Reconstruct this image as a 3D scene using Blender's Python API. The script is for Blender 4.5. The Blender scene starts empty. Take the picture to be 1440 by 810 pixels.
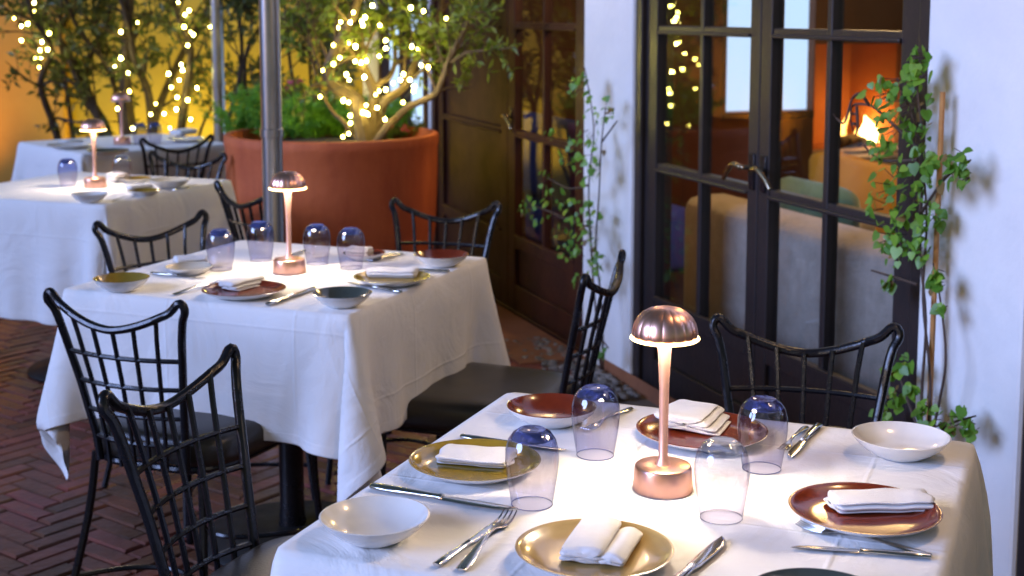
import bpy, bmesh, math, random
import numpy as np
from mathutils import Vector, Matrix, noise as mnoise
random.seed(7); RNG = np.random.default_rng(7)
PI = math.pi
scene = bpy.context.scene
COL = scene.collection

# ------------------------------------------------------------------ camera model (photograph 1440 x 810)
F, CX, CY, PPY, YH, H = 1950.0, 720.0, 405.0, 255.0, 14.0, 1.465
TH = math.atan((PPY - YH) / F); CT, ST = math.cos(TH), math.sin(TH)
TZ = 0.75                                                     # table height
def ray(px, py):
    u = (px - CX) / F; v = (py - PPY) / F
    return Vector((u, CT - v * ST, -ST - v * CT))
def at(px, py, z):
    r = ray(px, py); k = (z - H) / r.z
    return Vector((r.x * k, r.y * k, z))
def atY(px, py, Y):
    r = ray(px, py); k = Y / r.y
    return Vector((r.x * k, Y, H + r.z * k))
def size_at(p, wpx):
    return wpx * (p.y * CT + (H - p.z) * ST) / F
# restaurant wall frame: local x = s (towards the camera), local y = n (into the building)
P0 = Vector((0.4335, 5.386, 0.0)); WROT = math.radians(-70)
SD = Vector((math.cos(WROT), math.sin(WROT), 0)); ND = Vector((-math.sin(WROT), math.cos(WROT), 0))
def W(px, py, off=0.0):
    r = ray(px, py); k = (P0.dot(ND) + off) / r.dot(ND)
    q = r * k; d = Vector((q.x, q.y, 0)) - P0
    return d.dot(SD), H + q.z
def Wend(px, py, s):
    r = ray(px, py); k = (P0.dot(SD) + s) / r.dot(SD)
    q = r * k; d = Vector((q.x, q.y, 0)) - P0
    return d.dot(ND), H + q.z
def wl(s, n, z): return P0 + SD * s + ND * n + Vector((0, 0, z))
def Wpt(px, py, off):
    s, z = W(px, py, off); return wl(s, off, z)

# ------------------------------------------------------------------ materials
def newmat(name):
    m = bpy.data.materials.new(name); m.use_nodes = True
    nt = m.node_tree; nt.nodes.clear()
    return m, nt, nt.nodes.new('ShaderNodeOutputMaterial')
def N(nt, t, **kw):
    n = nt.nodes.new(t)
    for k, v in kw.items():
        if k in ('i',):
            for a, b in v.items(): n.inputs[a].default_value = b
        else: setattr(n, k, v)
    return n
def mat(name, col, rough=.5, metal=0., var=0., vscale=6., bump=0., bscale=40., island=0., col2=None, coat=0., aniso=0., spec=.5,
        sheen=0., trans=0., detail=6., stretch=None):
    m, nt, out = newmat(name); L = nt.links.new
    p = N(nt, 'ShaderNodeBsdfPrincipled')
    p.inputs['Roughness'].default_value = rough; p.inputs['Metallic'].default_value = metal
    p.inputs['Specular IOR Level'].default_value = spec
    p.inputs['Coat Weight'].default_value = coat; p.inputs['Coat Roughness'].default_value = .08
    p.inputs['Anisotropic'].default_value = aniso; p.inputs['Sheen Weight'].default_value = sheen
    p.inputs['Base Color'].default_value = (*col, 1)
    tc = N(nt, 'ShaderNodeTexCoord')
    if var or col2:
        nz = N(nt, 'ShaderNodeTexNoise', i={'Scale': vscale, 'Detail': detail, 'Roughness': .6}); vin = tc.outputs['Object']
        if stretch: mp = N(nt, 'ShaderNodeMapping', i={'Scale': stretch}); L(vin, mp.inputs[0]); vin = mp.outputs[0]
        L(vin, nz.inputs['Vector'])
        c2 = col2 or tuple(c * (1 - var) for c in col)
        mx = N(nt, 'ShaderNodeMix', data_type='RGBA'); mr = N(nt, 'ShaderNodeMapRange', i={1: .35, 2: .68})
        L(nz.outputs['Fac'], mr.inputs[0]); L(mr.outputs[0], mx.inputs[0])
        mx.inputs[6].default_value = (*col, 1); mx.inputs[7].default_value = (*c2, 1)
        src = mx.outputs[2]
        if island:
            g = N(nt, 'ShaderNodeNewGeometry'); hv = N(nt, 'ShaderNodeHueSaturation')
            mr2 = N(nt, 'ShaderNodeMapRange', i={3: 1 - island, 4: 1 + island}); L(g.outputs['Random Per Island'], mr2.inputs[0])
            mr3 = N(nt, 'ShaderNodeMapRange', i={3: .5 + .05 * island, 4: .5 - .05 * island}); L(g.outputs['Random Per Island'], mr3.inputs[0])
            L(mr2.outputs[0], hv.inputs['Value']); L(mr3.outputs[0], hv.inputs['Hue']); L(src, hv.inputs['Color']); src = hv.outputs[0]
        L(src, p.inputs['Base Color'])
        rr = N(nt, 'ShaderNodeMapRange', i={3: max(.02, rough * .8), 4: min(1, rough * 1.2)}); L(nz.outputs['Fac'], rr.inputs[0]); L(rr.outputs[0], p.inputs['Roughness'])
    if bump:
        nb = N(nt, 'ShaderNodeTexNoise', i={'Scale': bscale, 'Detail': 5.}); L(tc.outputs['Object'], nb.inputs['Vector'])
        b = N(nt, 'ShaderNodeBump', i={'Strength': bump, 'Distance': .01}); L(nb.outputs['Fac'], b.inputs['Height']); L(b.outputs[0], p.inputs['Normal'])
    sh = p.outputs[0]
    if trans:
        tr = N(nt, 'ShaderNodeBsdfTranslucent', i={'Color': (*[min(1, c * 1.6) for c in col], 1)})
        ms = N(nt, 'ShaderNodeMixShader', i={0: trans}); L(sh, ms.inputs[1]); L(tr.outputs[0], ms.inputs[2]); sh = ms.outputs[0]
    L(sh, out.inputs[0])
    return m
def emit(name, col, s):
    m, nt, out = newmat(name); e = N(nt, 'ShaderNodeEmission', i={'Color': (*col, 1), 'Strength': s}); nt.links.new(e.outputs[0], out.inputs[0]); return m
def schlick(nt, f0):
    lw = N(nt, 'ShaderNodeLayerWeight', i={'Blend': .5}); pw = N(nt, 'ShaderNodeMath', operation='POWER', i={1: 5.}); nt.links.new(lw.outputs['Facing'], pw.inputs[0])
    ma = N(nt, 'ShaderNodeMath', operation='MULTIPLY_ADD', i={1: 1 - f0, 2: f0}); nt.links.new(pw.outputs[0], ma.inputs[0]); return ma
def pane_glass(name, tint=(.93, .95, .95), ior=1.5):
    m, nt, out = newmat(name); L = nt.links.new
    t = N(nt, 'ShaderNodeBsdfTransparent', i={'Color': (*tint, 1)}); g = N(nt, 'ShaderNodeBsdfGlossy', i={'Roughness': .01})
    f = schlick(nt, .05); ms = N(nt, 'ShaderNodeMixShader')
    L(f.outputs[0], ms.inputs[0]); L(t.outputs[0], ms.inputs[1]); L(g.outputs[0], ms.inputs[2]); L(ms.outputs[0], out.inputs[0]); return m
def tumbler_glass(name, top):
    # lilac wall with blue reflected surroundings painted in towards the thick foot
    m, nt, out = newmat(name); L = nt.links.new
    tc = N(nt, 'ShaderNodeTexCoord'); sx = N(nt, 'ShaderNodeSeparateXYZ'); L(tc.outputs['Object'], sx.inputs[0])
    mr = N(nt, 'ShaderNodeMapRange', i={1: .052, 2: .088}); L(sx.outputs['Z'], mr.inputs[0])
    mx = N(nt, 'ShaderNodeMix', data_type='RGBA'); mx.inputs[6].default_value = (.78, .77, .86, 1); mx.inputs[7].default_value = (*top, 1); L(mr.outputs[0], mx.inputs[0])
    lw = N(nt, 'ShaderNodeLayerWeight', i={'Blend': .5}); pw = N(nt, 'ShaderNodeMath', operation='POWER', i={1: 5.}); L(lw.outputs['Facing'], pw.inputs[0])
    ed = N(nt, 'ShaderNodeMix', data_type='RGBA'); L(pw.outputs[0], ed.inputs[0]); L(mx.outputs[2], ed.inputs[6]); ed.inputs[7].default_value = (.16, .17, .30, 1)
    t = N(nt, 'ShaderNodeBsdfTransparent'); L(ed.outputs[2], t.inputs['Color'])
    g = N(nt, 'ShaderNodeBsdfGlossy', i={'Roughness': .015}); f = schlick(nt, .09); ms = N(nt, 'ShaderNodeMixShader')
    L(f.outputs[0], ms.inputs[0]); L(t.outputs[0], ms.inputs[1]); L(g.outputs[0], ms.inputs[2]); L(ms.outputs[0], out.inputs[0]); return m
def thick_glass(name, col):
    m, nt, out = newmat(name); L = nt.links.new
    g = N(nt, 'ShaderNodeBsdfGlass', i={'Color': (*col, 1), 'IOR': 1.46, 'Roughness': .01}); t = N(nt, 'ShaderNodeBsdfTransparent', i={'Color': (*col, 1)})
    ms = N(nt, 'ShaderNodeMixShader', i={0: .35}); L(g.outputs[0], ms.inputs[1]); L(t.outputs[0], ms.inputs[2]); L(ms.outputs[0], out.inputs[0]); return m
def cloth_mat():
    m, nt, out = newmat('linen'); L = nt.links.new
    p = N(nt, 'ShaderNodeBsdfPrincipled', i={'Base Color': (.80, .79, .78, 1), 'Roughness': .85, 'Sheen Weight': .15, 'Specular IOR Level': .25})
    tc = N(nt, 'ShaderNodeTexCoord')
    n1 = N(nt, 'ShaderNodeTexNoise', i={'Scale': 4.5, 'Detail': 6., 'Roughness': .55, 'Distortion': 1.2}); L(tc.outputs['Object'], n1.inputs['Vector'])
    n2 = N(nt, 'ShaderNodeTexNoise', i={'Scale': 420., 'Detail': 1.}); L(tc.outputs['Object'], n2.inputs['Vector'])
    # pressed fold lines, from the flat cloth's own coordinates
    at_ = N(nt, 'ShaderNodeAttribute', attribute_name='flat'); sp = N(nt, 'ShaderNodeSeparateXYZ'); L(at_.outputs['Vector'], sp.inputs[0])
    hs = []
    for ax in ('X', 'Y'):
        w = N(nt, 'ShaderNodeMath', operation='PINGPONG', i={1: .183}); L(sp.outputs[ax], w.inputs[0])
        r = N(nt, 'ShaderNodeMapRange', i={1: 0., 2: .006, 3: 1., 4: 0.}); r.interpolation_type = 'SMOOTHSTEP'; L(w.outputs[0], r.inputs[0]); hs.append(r)
    ad = N(nt, 'ShaderNodeMath', operation='ADD'); L(hs[0].outputs[0], ad.inputs[0]); L(hs[1].outputs[0], ad.inputs[1])
    mxs = []
    for ax in ('X', 'Y'):
        sb_ = N(nt, 'ShaderNodeMath', operation='SUBTRACT', i={1: .0917}); L(sp.outputs[ax], sb_.inputs[0])
        ab = N(nt, 'ShaderNodeMath', operation='ABSOLUTE'); L(sb_.outputs[0], ab.inputs[0]); mxs.append(ab)
    mm = N(nt, 'ShaderNodeMath', operation='MAXIMUM'); L(mxs[0].outputs[0], mm.inputs[0]); L(mxs[1].outputs[0], mm.inputs[1])
    hm = N(nt, 'ShaderNodeMapRange', i={1: .705, 2: .709}); L(mm.outputs[0], hm.inputs[0])        # the turned hem
    ad2 = N(nt, 'ShaderNodeMath', operation='ADD'); L(ad.outputs[0], ad2.inputs[0]); L(hm.outputs[0], ad2.inputs[1]); ad = ad2
    b1 = N(nt, 'ShaderNodeBump', i={'Strength': .55, 'Distance': .023}); L(n1.outputs['Fac'], b1.inputs['Height'])
    b2 = N(nt, 'ShaderNodeBump', i={'Strength': .4, 'Distance': .0025}); L(ad.outputs[0], b2.inputs['Height']); L(b1.outputs[0], b2.inputs['Normal'])
    b3 = N(nt, 'ShaderNodeBump', i={'Strength': .3, 'Distance': .0006}); L(n2.outputs['Fac'], b3.inputs['Height']); L(b2.outputs[0], b3.inputs['Normal'])
    L(b3.outputs[0], p.inputs['Normal']); L(p.outputs[0], out.inputs[0]); return m

M = dict(
    cloth=cloth_mat(),
    napkin=mat('napkin_cotton', (.80, .78, .76), .9, var=.08, vscale=30, bump=.25, bscale=500, sheen=.2),
    iron=mat('black_iron', (.007, .007, .010), .28, var=.4, vscale=25, bump=.12, bscale=60, spec=.4),
    dull=mat('dull_cast_iron', (.012, .011, .011), .7, var=.4, vscale=25),
    vinyl=mat('brown_vinyl', (.022, .018, .013), .32, var=.35, vscale=9, bump=.08, bscale=220),
    copper=mat('brushed_copper', (.97, .54, .40), .30, 1., var=.05, vscale=18),
    copperstem=mat('satin_copper', (.95, .56, .43), .46, 1., var=.05, vscale=18),
    copper_dome=mat('copper_dome', (.95, .52, .39), .34, 1., var=.1, vscale=18, aniso=.4),
    steel=mat('polished_steel', (.62, .60, .57), .16, 1., var=.15, vscale=30),
    pole=mat('galvanised_steel', (.52, .52, .53), .30, 1., var=.25, vscale=10),
    white=mat('white_stoneware', (.78, .76, .73), .22, var=.06, vscale=20, coat=.5),
    redglaze=mat('red_brown_glaze', (.17, .028, .008), .2, col2=(.11, .016, .006), vscale=14, coat=.2),
    oliveglaze=mat('olive_glaze', (.32, .21, .02), .18, col2=(.22, .15, .02), vscale=14, coat=.5),
    goldglaze=mat('sand_gold_glaze', (.46, .31, .11), .22, col2=(.38, .25, .09), vscale=18, coat=.7),
    greyglaze=mat('grey_green_glaze', (.075, .085, .07), .18, col2=(.05, .06, .05), vscale=14, coat=.5),
    creamglaze=mat('cream_glaze', (.62, .56, .44), .22, var=.1, vscale=14, coat=.7),
    terracotta=mat('terracotta', (.62, .155, .042), .75, col2=(.33, .060, .018), vscale=3.2, bump=.3, bscale=35, stretch=(1., 1., .28), detail=8.),
    soil=mat('soil', (.035, .024, .016), .95, var=.5, vscale=30, bump=.8, bscale=60),
    plaster=mat('white_plaster', (.75, .74, .72), .85, var=.16, vscale=1.7, bump=.4, bscale=14, detail=9.),
    ochre=mat('ochre_plaster', (.62, .33, .055), .85, col2=(.54, .27, .045), vscale=1.6, bump=.25, bscale=18),
    mustard=mat('mustard_plaster', (.50, .345, .03), .85, col2=(.40, .26, .025), vscale=1.6, bump=.25, bscale=18),
    timber=mat('dark_stained_timber', (.026, .020, .020), .38, col2=(.017, .014, .015), vscale=7, bump=.12, bscale=50),
    timber2=mat('brown_stained_timber', (.048, .013, .007), .45, col2=(.028, .009, .006), vscale=7, bump=.15, bscale=50, spec=.25),
    brass=mat('aged_brass', (.60, .50, .34), .22, 1., var=.3, vscale=30),
    bark=mat('dark_bark', (.055, .035, .022), .9, var=.5, vscale=22, bump=.7, bscale=50),
    palebark=mat('pale_olive_bark', (.15, .10, .055), .85, var=.45, vscale=24, bump=.6, bscale=45),
    leafdark=mat('olive_leaf', (.075, .095, .018), .5, col2=(.045, .062, .014), vscale=3, island=.45, trans=.3),
    leafmid=mat('grey_green_leaf', (.18, .24, .03), .5, col2=(.10, .16, .02), vscale=3, island=.45, trans=.35),
    leafvine=mat('vine_leaf', (.15, .31, .03), .45, col2=(.085, .20, .022), vscale=5, island=.4, trans=.3),
    deadleaf=mat('dry_leaf', (.20, .12, .035), .6, var=.4, vscale=9, trans=.2),
    fern=mat('feathery_green', (.18, .40, .04), .6, col2=(.11, .29, .03), vscale=5, island=.4, trans=.4),
    petal=mat('pink_petal', (.60, .10, .14), .6, var=.3, vscale=8, island=.3, trans=.3),
    twig=mat('vine_stem', (.075, .045, .03), .8, var=.4, vscale=30),
    stake=mat('stake_wood', (.46, .22, .06), .7, col2=(.36, .16, .045), vscale=25),
    brick=mat('paving_brick', (.20, .062, .036), .40, col2=(.11, .045, .030), vscale=7, bump=.3, bscale=45, island=.35),
    mortar=mat('sand_joint', (.15, .12, .10), .95, var=.4, vscale=30, bump=.5, bscale=90),
    tile=mat('terracotta_tile', (.28, .11, .05), .6, col2=(.2, .08, .04), vscale=5, bump=.1),
    pebble=mat('pebble', (.20, .18, .16), .8, var=.3, vscale=20, island=.5),
    cable=mat('green_cable', (.012, .02, .010), .6, var=.2),
    bulbdim=emit('warm_bulb_dim', (1., .80, .14), 40.), bulbhot=emit('warm_bulb_bright', (1., .86, .22), 125.),
    bulb=emit('warm_bulb', (1., .83, .17), 75.),
    led=emit('lamp_led', (1., .80, .58), 96.),
    rim=emit('lamp_rim_glow', (1., .68, .28), 9.),
    foot=thick_glass('blue_thick_glass', (.62, .68, .90)), footc=thick_glass('clear_thick_glass', (.88, .90, .95)),  # blue of the reflected surroundings painted into the thick foot
    off=mat('frosted_plastic', (.55, .48, .42), .5),
    glass=pane_glass('window_glass'),
    tumbler=tumbler_glass('blue_reflection_glass', (.50, .55, .77)), tumblerc=tumbler_glass('clear_glass', (.74, .78, .86)),  # reflected blue is put into the bowl tint
    velvet=mat('grey_beige_velvet', (.42, .34, .28), .9, col2=(.31, .25, .20), vscale=14, sheen=.3, bump=.4, bscale=60),
    ochrefab=mat('ochre_leather', (.60, .29, .02), .55, col2=(.50, .22, .015), vscale=5),
    green=mat('green_velvet', (.03, .12, .06), .8, var=.3, vscale=10, sheen=.5),
    blue=mat('blue_reflection_fabric', (.05, .09, .60), .8, var=.3, vscale=10),  # bench blue stands in for a reflection in the far door
    inwall=mat('russet_wall', (.13, .040, .018), .75, var=.3, vscale=3),
    infloor=mat('dark_floor', (.06, .035, .022), .45, var=.4, vscale=4),
    ceil=mat('dark_ceiling', (.10, .065, .04), .8, var=.2),
    hearth=mat('hearth_plaster', (.42, .14, .03), .85, var=.25, vscale=3),
    stone=mat('pale_hearth_stone', (.5, .44, .36), .7, var=.2, vscale=10),
    log=mat('charred_log', (.02, .014, .01), .9, var=.4, vscale=30, bump=.6),
    flame=emit('flame', (1., .48, .10), 5.), flamecore=emit('flame_core', (1., .66, .22), 13.),
    winglow=emit('dusk_window', (.50, .70, 1.), 1.05),
)

# ------------------------------------------------------------------ mesh building
class MB:
    def __init__(s): s.v = []; s.f = []; s.m = []
    def add(s, vs, fs, mi=0):
        o = len(s.v); s.v.extend([tuple(p) for p in vs])
        s.f.extend([tuple(i + o for i in q) for q in fs]); s.m.extend([mi] * len(fs)); return s
    def box(s, lo, hi, mi=0, mtx=None):
        vs = [Vector((x, y, z)) for z in (lo[2], hi[2]) for y in (lo[1], hi[1]) for x in (lo[0], hi[0])]
        if mtx is not None: vs = [mtx @ p for p in vs]
        return s.add(vs, [(0, 2, 3, 1), (4, 5, 7, 6), (0, 1, 5, 4), (2, 6, 7, 3), (0, 4, 6, 2), (1, 3, 7, 5)], mi)
    def tube(s, pts, r, seg=8, mi=0, caps=True, flat=1.0, closed=False):
        pts = [Vector(p) for p in pts]; n = len(pts)
        rs = [r] * n if isinstance(r, (int, float)) else r
        up = None; rings = []
        for i in range(n):
            if closed: t = (pts[(i + 1) % n] - pts[i - 1])
            else: t = (pts[min(i + 1, n - 1)] - pts[max(i - 1, 0)])
            t.normalize()
            if up is None: up = Vector((0, 0, 1)) if abs(t.z) < .9 else Vector((0, 1, 0))
            a = t.cross(up)
            if a.length < 1e-5: a = t.orthogonal()
            a.normalize(); b = a.cross(t); b.normalize(); up = b
            rings.append([pts[i] + a * (rs[i] * math.cos(2 * PI * k / seg)) + b * (rs[i] * flat * math.sin(2 * PI * k / seg)) for k in range(seg)])
        vs = [p for g in rings for p in g]; fs = []
        for i in range(n if closed else n - 1):
            for k in range(seg):
                a, b = i * seg + k, i * seg + (k + 1) % seg; j = (i + 1) % n
                c, d = j * seg + (k + 1) % seg, j * seg + k
                fs.append((a, b, c, d))
        if caps and not closed:
            fs.append(tuple(range(seg))[::-1]); fs.append(tuple((n - 1) * seg + k for k in range(seg)))
        return s.add(vs, fs, mi)
    def lathe(s, prof, seg=48, mi=0, sx=1., sy=1., c=(0, 0, 0), mis=None, wob=None):
        vs = []; fs = []; ms = []; idx = []
        for (r, z) in prof:
            if r < 1e-6: idx.append([len(vs)]); vs.append((c[0], c[1], c[2] + z))
            else:
                idx.append(list(range(len(vs), len(vs) + seg)))
                for k in range(seg):
                    a = 2 * PI * k / seg; q = r * (wob(a, z) if wob else 1)
                    vs.append((c[0] + q * sx * math.cos(a), c[1] + q * sy * math.sin(a), c[2] + z))
        o = len(s.v); s.v.extend(vs)
        for i in range(len(prof) - 1):
            A, B = idx[i], idx[i + 1]; m_ = mis[i] if mis else mi
            for k in range(seg):
                k2 = (k + 1) % seg
                if len(A) == 1 and len(B) == 1: continue
                if len(A) == 1: q = (A[0], B[k2], B[k])
                elif len(B) == 1: q = (A[k], A[k2], B[0])
                else: q = (A[k], A[k2], B[k2], B[k])
                s.f.append(tuple(x + o for x in q)); s.m.append(m_)
        return s
    def loft(s, secs, mi=0, caps=True):
        n = len(secs[0]); vs = [p for g in secs for p in g]; fs = []
        for i in range(len(secs) - 1):
            for k in range(n):
                k2 = (k + 1) % n; fs.append((i * n + k, i * n + k2, (i + 1) * n + k2, (i + 1) * n + k))
        if caps: fs.append(tuple(range(n))[::-1]); fs.append(tuple((len(secs) - 1) * n + k for k in range(n)))
        return s.add(vs, fs, mi)
    def mesh(s, name, mats, smooth=True, recalc=True, angle=None):
        me = bpy.data.meshes.new(name); me.from_pydata(s.v, [], s.f)
        for m in mats: me.materials.append(m)
        me.polygons.foreach_set('material_index', s.m)
        if recalc:
            bm = bmesh.new(); bm.from_mesh(me); bmesh.ops.recalc_face_normals(bm, faces=bm.faces); bm.to_mesh(me); bm.free()
        me.polygons.foreach_set('use_smooth', [smooth] * len(me.polygons))
        if smooth and angle: me.set_sharp_from_angle(angle=math.radians(angle))
        me.update(); return me
    def build(s, name, mats, parent=None, loc=(0, 0, 0), rz=0, smooth=True, bevel=0, sub=0, recalc=True, angle=40):
        if not isinstance(mats, (list, tuple)): mats = [mats]
        o = bpy.data.objects.new(name, s.mesh(name, mats, smooth, recalc, angle)); COL.objects.link(o)
        o.location = loc; o.rotation_euler = (0, 0, rz)
        if parent: o.parent = parent
        if bevel:
            b = o.modifiers.new('b', 'BEVEL'); b.width = bevel; b.segments = 2; b.limit_method = 'ANGLE'; b.angle_limit = math.radians(35)
        if sub:
            b = o.modifiers.new('s', 'SUBSURF'); b.levels = sub; b.render_levels = sub
        return o
def tag(o, label=None, cat=None, group=None, kind=None):
    if label: o['label'] = label
    if cat: o['category'] = cat
    if group: o['group'] = group
    if kind: o['kind'] = kind
    return o
def thing(name, label, cat, loc=(0, 0, 0), rz=0, group=None):
    o = bpy.data.objects.new(name, None); COL.objects.link(o); o.location = loc; o.rotation_euler = (0, 0, rz)
    o.empty_display_size = .1
    return tag(o, label, cat, group)
def dup(root, loc, rz, label):
    r = root.copy(); COL.objects.link(r); r.location = loc; r.rotation_euler = (0, 0, rz); r['label'] = label
    for ch in list(root.children):
        c = ch.copy(); COL.objects.link(c); c.parent = r
        for g in ch.children:
            d = g.copy(); COL.objects.link(d); d.parent = c
    return r
def spline(pts, n=6):
    P = [Vector(p) for p in pts]; out = []
    for i in range(len(P) - 1):
        p0, p1, p2, p3 = P[max(i - 1, 0)], P[i], P[i + 1], P[min(i + 2, len(P) - 1)]
        for k in range(n):
            t = k / n
            out.append(.5 * ((2 * p1) + (p2 - p0) * t + (2 * p0 - 5 * p1 + 4 * p2 - p3) * t * t + (3 * p1 - p0 - 3 * p2 + p3) * t ** 3))
    out.append(P[-1]); return out

# ------------------------------------------------------------------ ground
g = MB(); g.add([(-60, -60, -.012), (60, -60, -.012), (60, 60, -.012), (-60, 60, -.012)], [(0, 1, 2, 3)])
tag(g.build('ground', M['mortar'], smooth=False), kind='structure')
def brick_paving():
    mb = MB(); rnd = random.Random(3)
    w, l = .062, .198; u = .0675
    ca, sa = math.cos(math.radians(8)), math.sin(math.radians(8)); rot = math.radians(45 + 8)
    cr, sr = math.cos(rot), math.sin(rot)
    def put(cx, cy, lx, ly):
        x = cx * cr - cy * sr - 1.2; y = cx * sr + cy * cr + 5.0
        if not (-4.6 < x < 1.6 and 2.7 < y < 9.2): return
        if (Vector((x, y, 0)) - P0).dot(ND) > -.12: return
        dz = rnd.uniform(-.0025, .0025); tx, ty = rnd.uniform(-.012, .012), rnd.uniform(-.012, .012)
        hx, hy = lx / 2, ly / 2; b = .006; vs = []
        for (sx_, sy_, zz, ins) in ((-1, -1, -.02, 0), (1, -1, -.02, 0), (1, 1, -.02, 0), (-1, 1, -.02, 0), (-1, -1, -.005, 0), (1, -1, -.005, 0), (1, 1, -.005, 0), (-1, 1, -.005, 0),
                                 (-1, -1, 0, b), (1, -1, 0, b), (1, 1, 0, b), (-1, 1, 0, b)):
            lx_, ly_ = sx_ * (hx - ins), sy_ * (hy - ins); px_, py_ = cx + lx_, cy + ly_
            vs.append((px_ * cr - py_ * sr - 1.2, px_ * sr + py_ * cr + 5.0, zz + dz + (lx_ * tx + ly_ * ty if zz > -.015 else 0)))
        mb.add(vs, [(0, 1, 5, 4), (1, 2, 6, 5), (2, 3, 7, 6), (3, 0, 4, 7), (4, 5, 9, 8), (5, 6, 10, 9), (6, 7, 11, 10), (7, 4, 8, 11), (8, 9, 10, 11)])
    for i in range(-75, 75):
        for j in range(-75, 75):
            k = (i - j) % 6
            if k == 0: put((i + 1.5) * u, (j + .5) * u, l, w)    # three cells long one way
            elif k == 5: put((i + .5) * u, (j + 1.5) * u, w, l)  # three cells long the other way
    return mb
tag(brick_paving().build('brick_paving', M['brick'], smooth=False), kind='structure')

# ------------------------------------------------------------------ restaurant building (local frame s, n, z)
B = thing('restaurant_building', 'white plaster restaurant wall with dark timber french doors and a room behind them', 'building', P0, WROT)
DS = .03                                                       # door faces sit this deep in the wall
D1 = (W(887, 300, 0)[0], W(1297, 240, 0)[0]); D2 = (-2.64, W(819, 300)[0]); D3 = (W(1427, 700)[0], 3.9)
w = MB()
TOP = 3.1
for a, b in ((-4.4, -3.75), (-2.67, D2[0]), (D2[1], D1[0]), (D1[1], D3[0])): w.box((a, 0, -.02), (b, .18, 2.13))
w.box((-4.4, 0, 2.13), (3.9, .18, TOP))
w.box((-3.75, 0, -.02), (-2.67, .18, .55))
w.build('plaster_wall', M['plaster'], B, smooth=False, bevel=.012)
w = MB(); w.box((-4.4, .18, -.03), (3.9, 4.6, -.001)); w.build('room_floor', M['infloor'], B, smooth=False)
w = MB(); w.box((-4.4, .18, 2.6), (3.9, 4.6, 2.7)); w.build('room_ceiling', M['ceil'], B, smooth=False)
SE = -3.0
fx0, fz1 = Wend(1147, 62, SE); fx1, fz0 = Wend(1275, 213, SE)
wx0, wz0 = Wend(1019, 158, SE); wx1, _ = Wend(1143, 158, SE)
w = MB()
w.box((SE - .15, .182, 0), (SE, wx0, 2.6)); w.box((SE - .15, wx0, 0), (SE, wx1, wz0)); w.box((SE - .15, wx0, 2.05), (SE, wx1, 2.6))
w.box((SE - .15, wx1, 0), (SE, fx0, 2.6)); w.box((SE - .15, fx0, 0), (SE, fx1, fz0)); w.box((SE - .15, fx0, fz1), (SE, fx1, 2.6)); w.box((SE - .15, fx1, 0), (SE, 4.6, 2.6))
w.box((SE, 4.45, 0), (3.9, 4.6, 2.6))
w.build('room_wall', M['inwall'], B, smooth=False)
w = MB(); f = .03
w.box((SE - .09, wx0, wz0), (SE - .08, wx1, 2.05)); pane = w.build('dusk_window_pane', M['winglow'], B, smooth=False)
w = MB(); w.box((SE - .002, wx0 - .03, wz0 - .05), (SE + .02, wx1 + .0, wz0 + .0)); w.box((SE - .002, wx0 - .03, wz0), (SE + .02, wx0, 2.05)); w.build('window_frame', M['timber'], B, smooth=False, bevel=.004)
w = MB()
w.box((SE - .7, fx0 - .1, fz0 - .05), (SE - .15, fx1 + .1, fz0)); w.box((SE - .7, fx0 - .1, fz1), (SE - .15, fx1 + .1, fz1 + .05))
w.box((SE - .7, fx0 - .1, fz0), (SE - .15, fx0 + .0, fz1)); w.box((SE - .7, fx1, fz0), (SE - .15, fx1 + .1, fz1)); w.box((SE - .75, fx0 - .1, fz0 - .05), (SE - .7, fx1 + .1, fz1 + .05))
w.build('firebox', M['hearth'], B, smooth=False)
w = MB(); w.box((SE + .001, fx0 + .15, fz0 - .06), (SE + .22, fx1, fz0 + .0)); w.box((SE - .149, fx0 + .001, fz0 + .001), (SE + .001, fx1 - .001, fz0 + .02)); w.build('hearth_ledge', M['stone'], B, smooth=False, bevel=.006)
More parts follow.
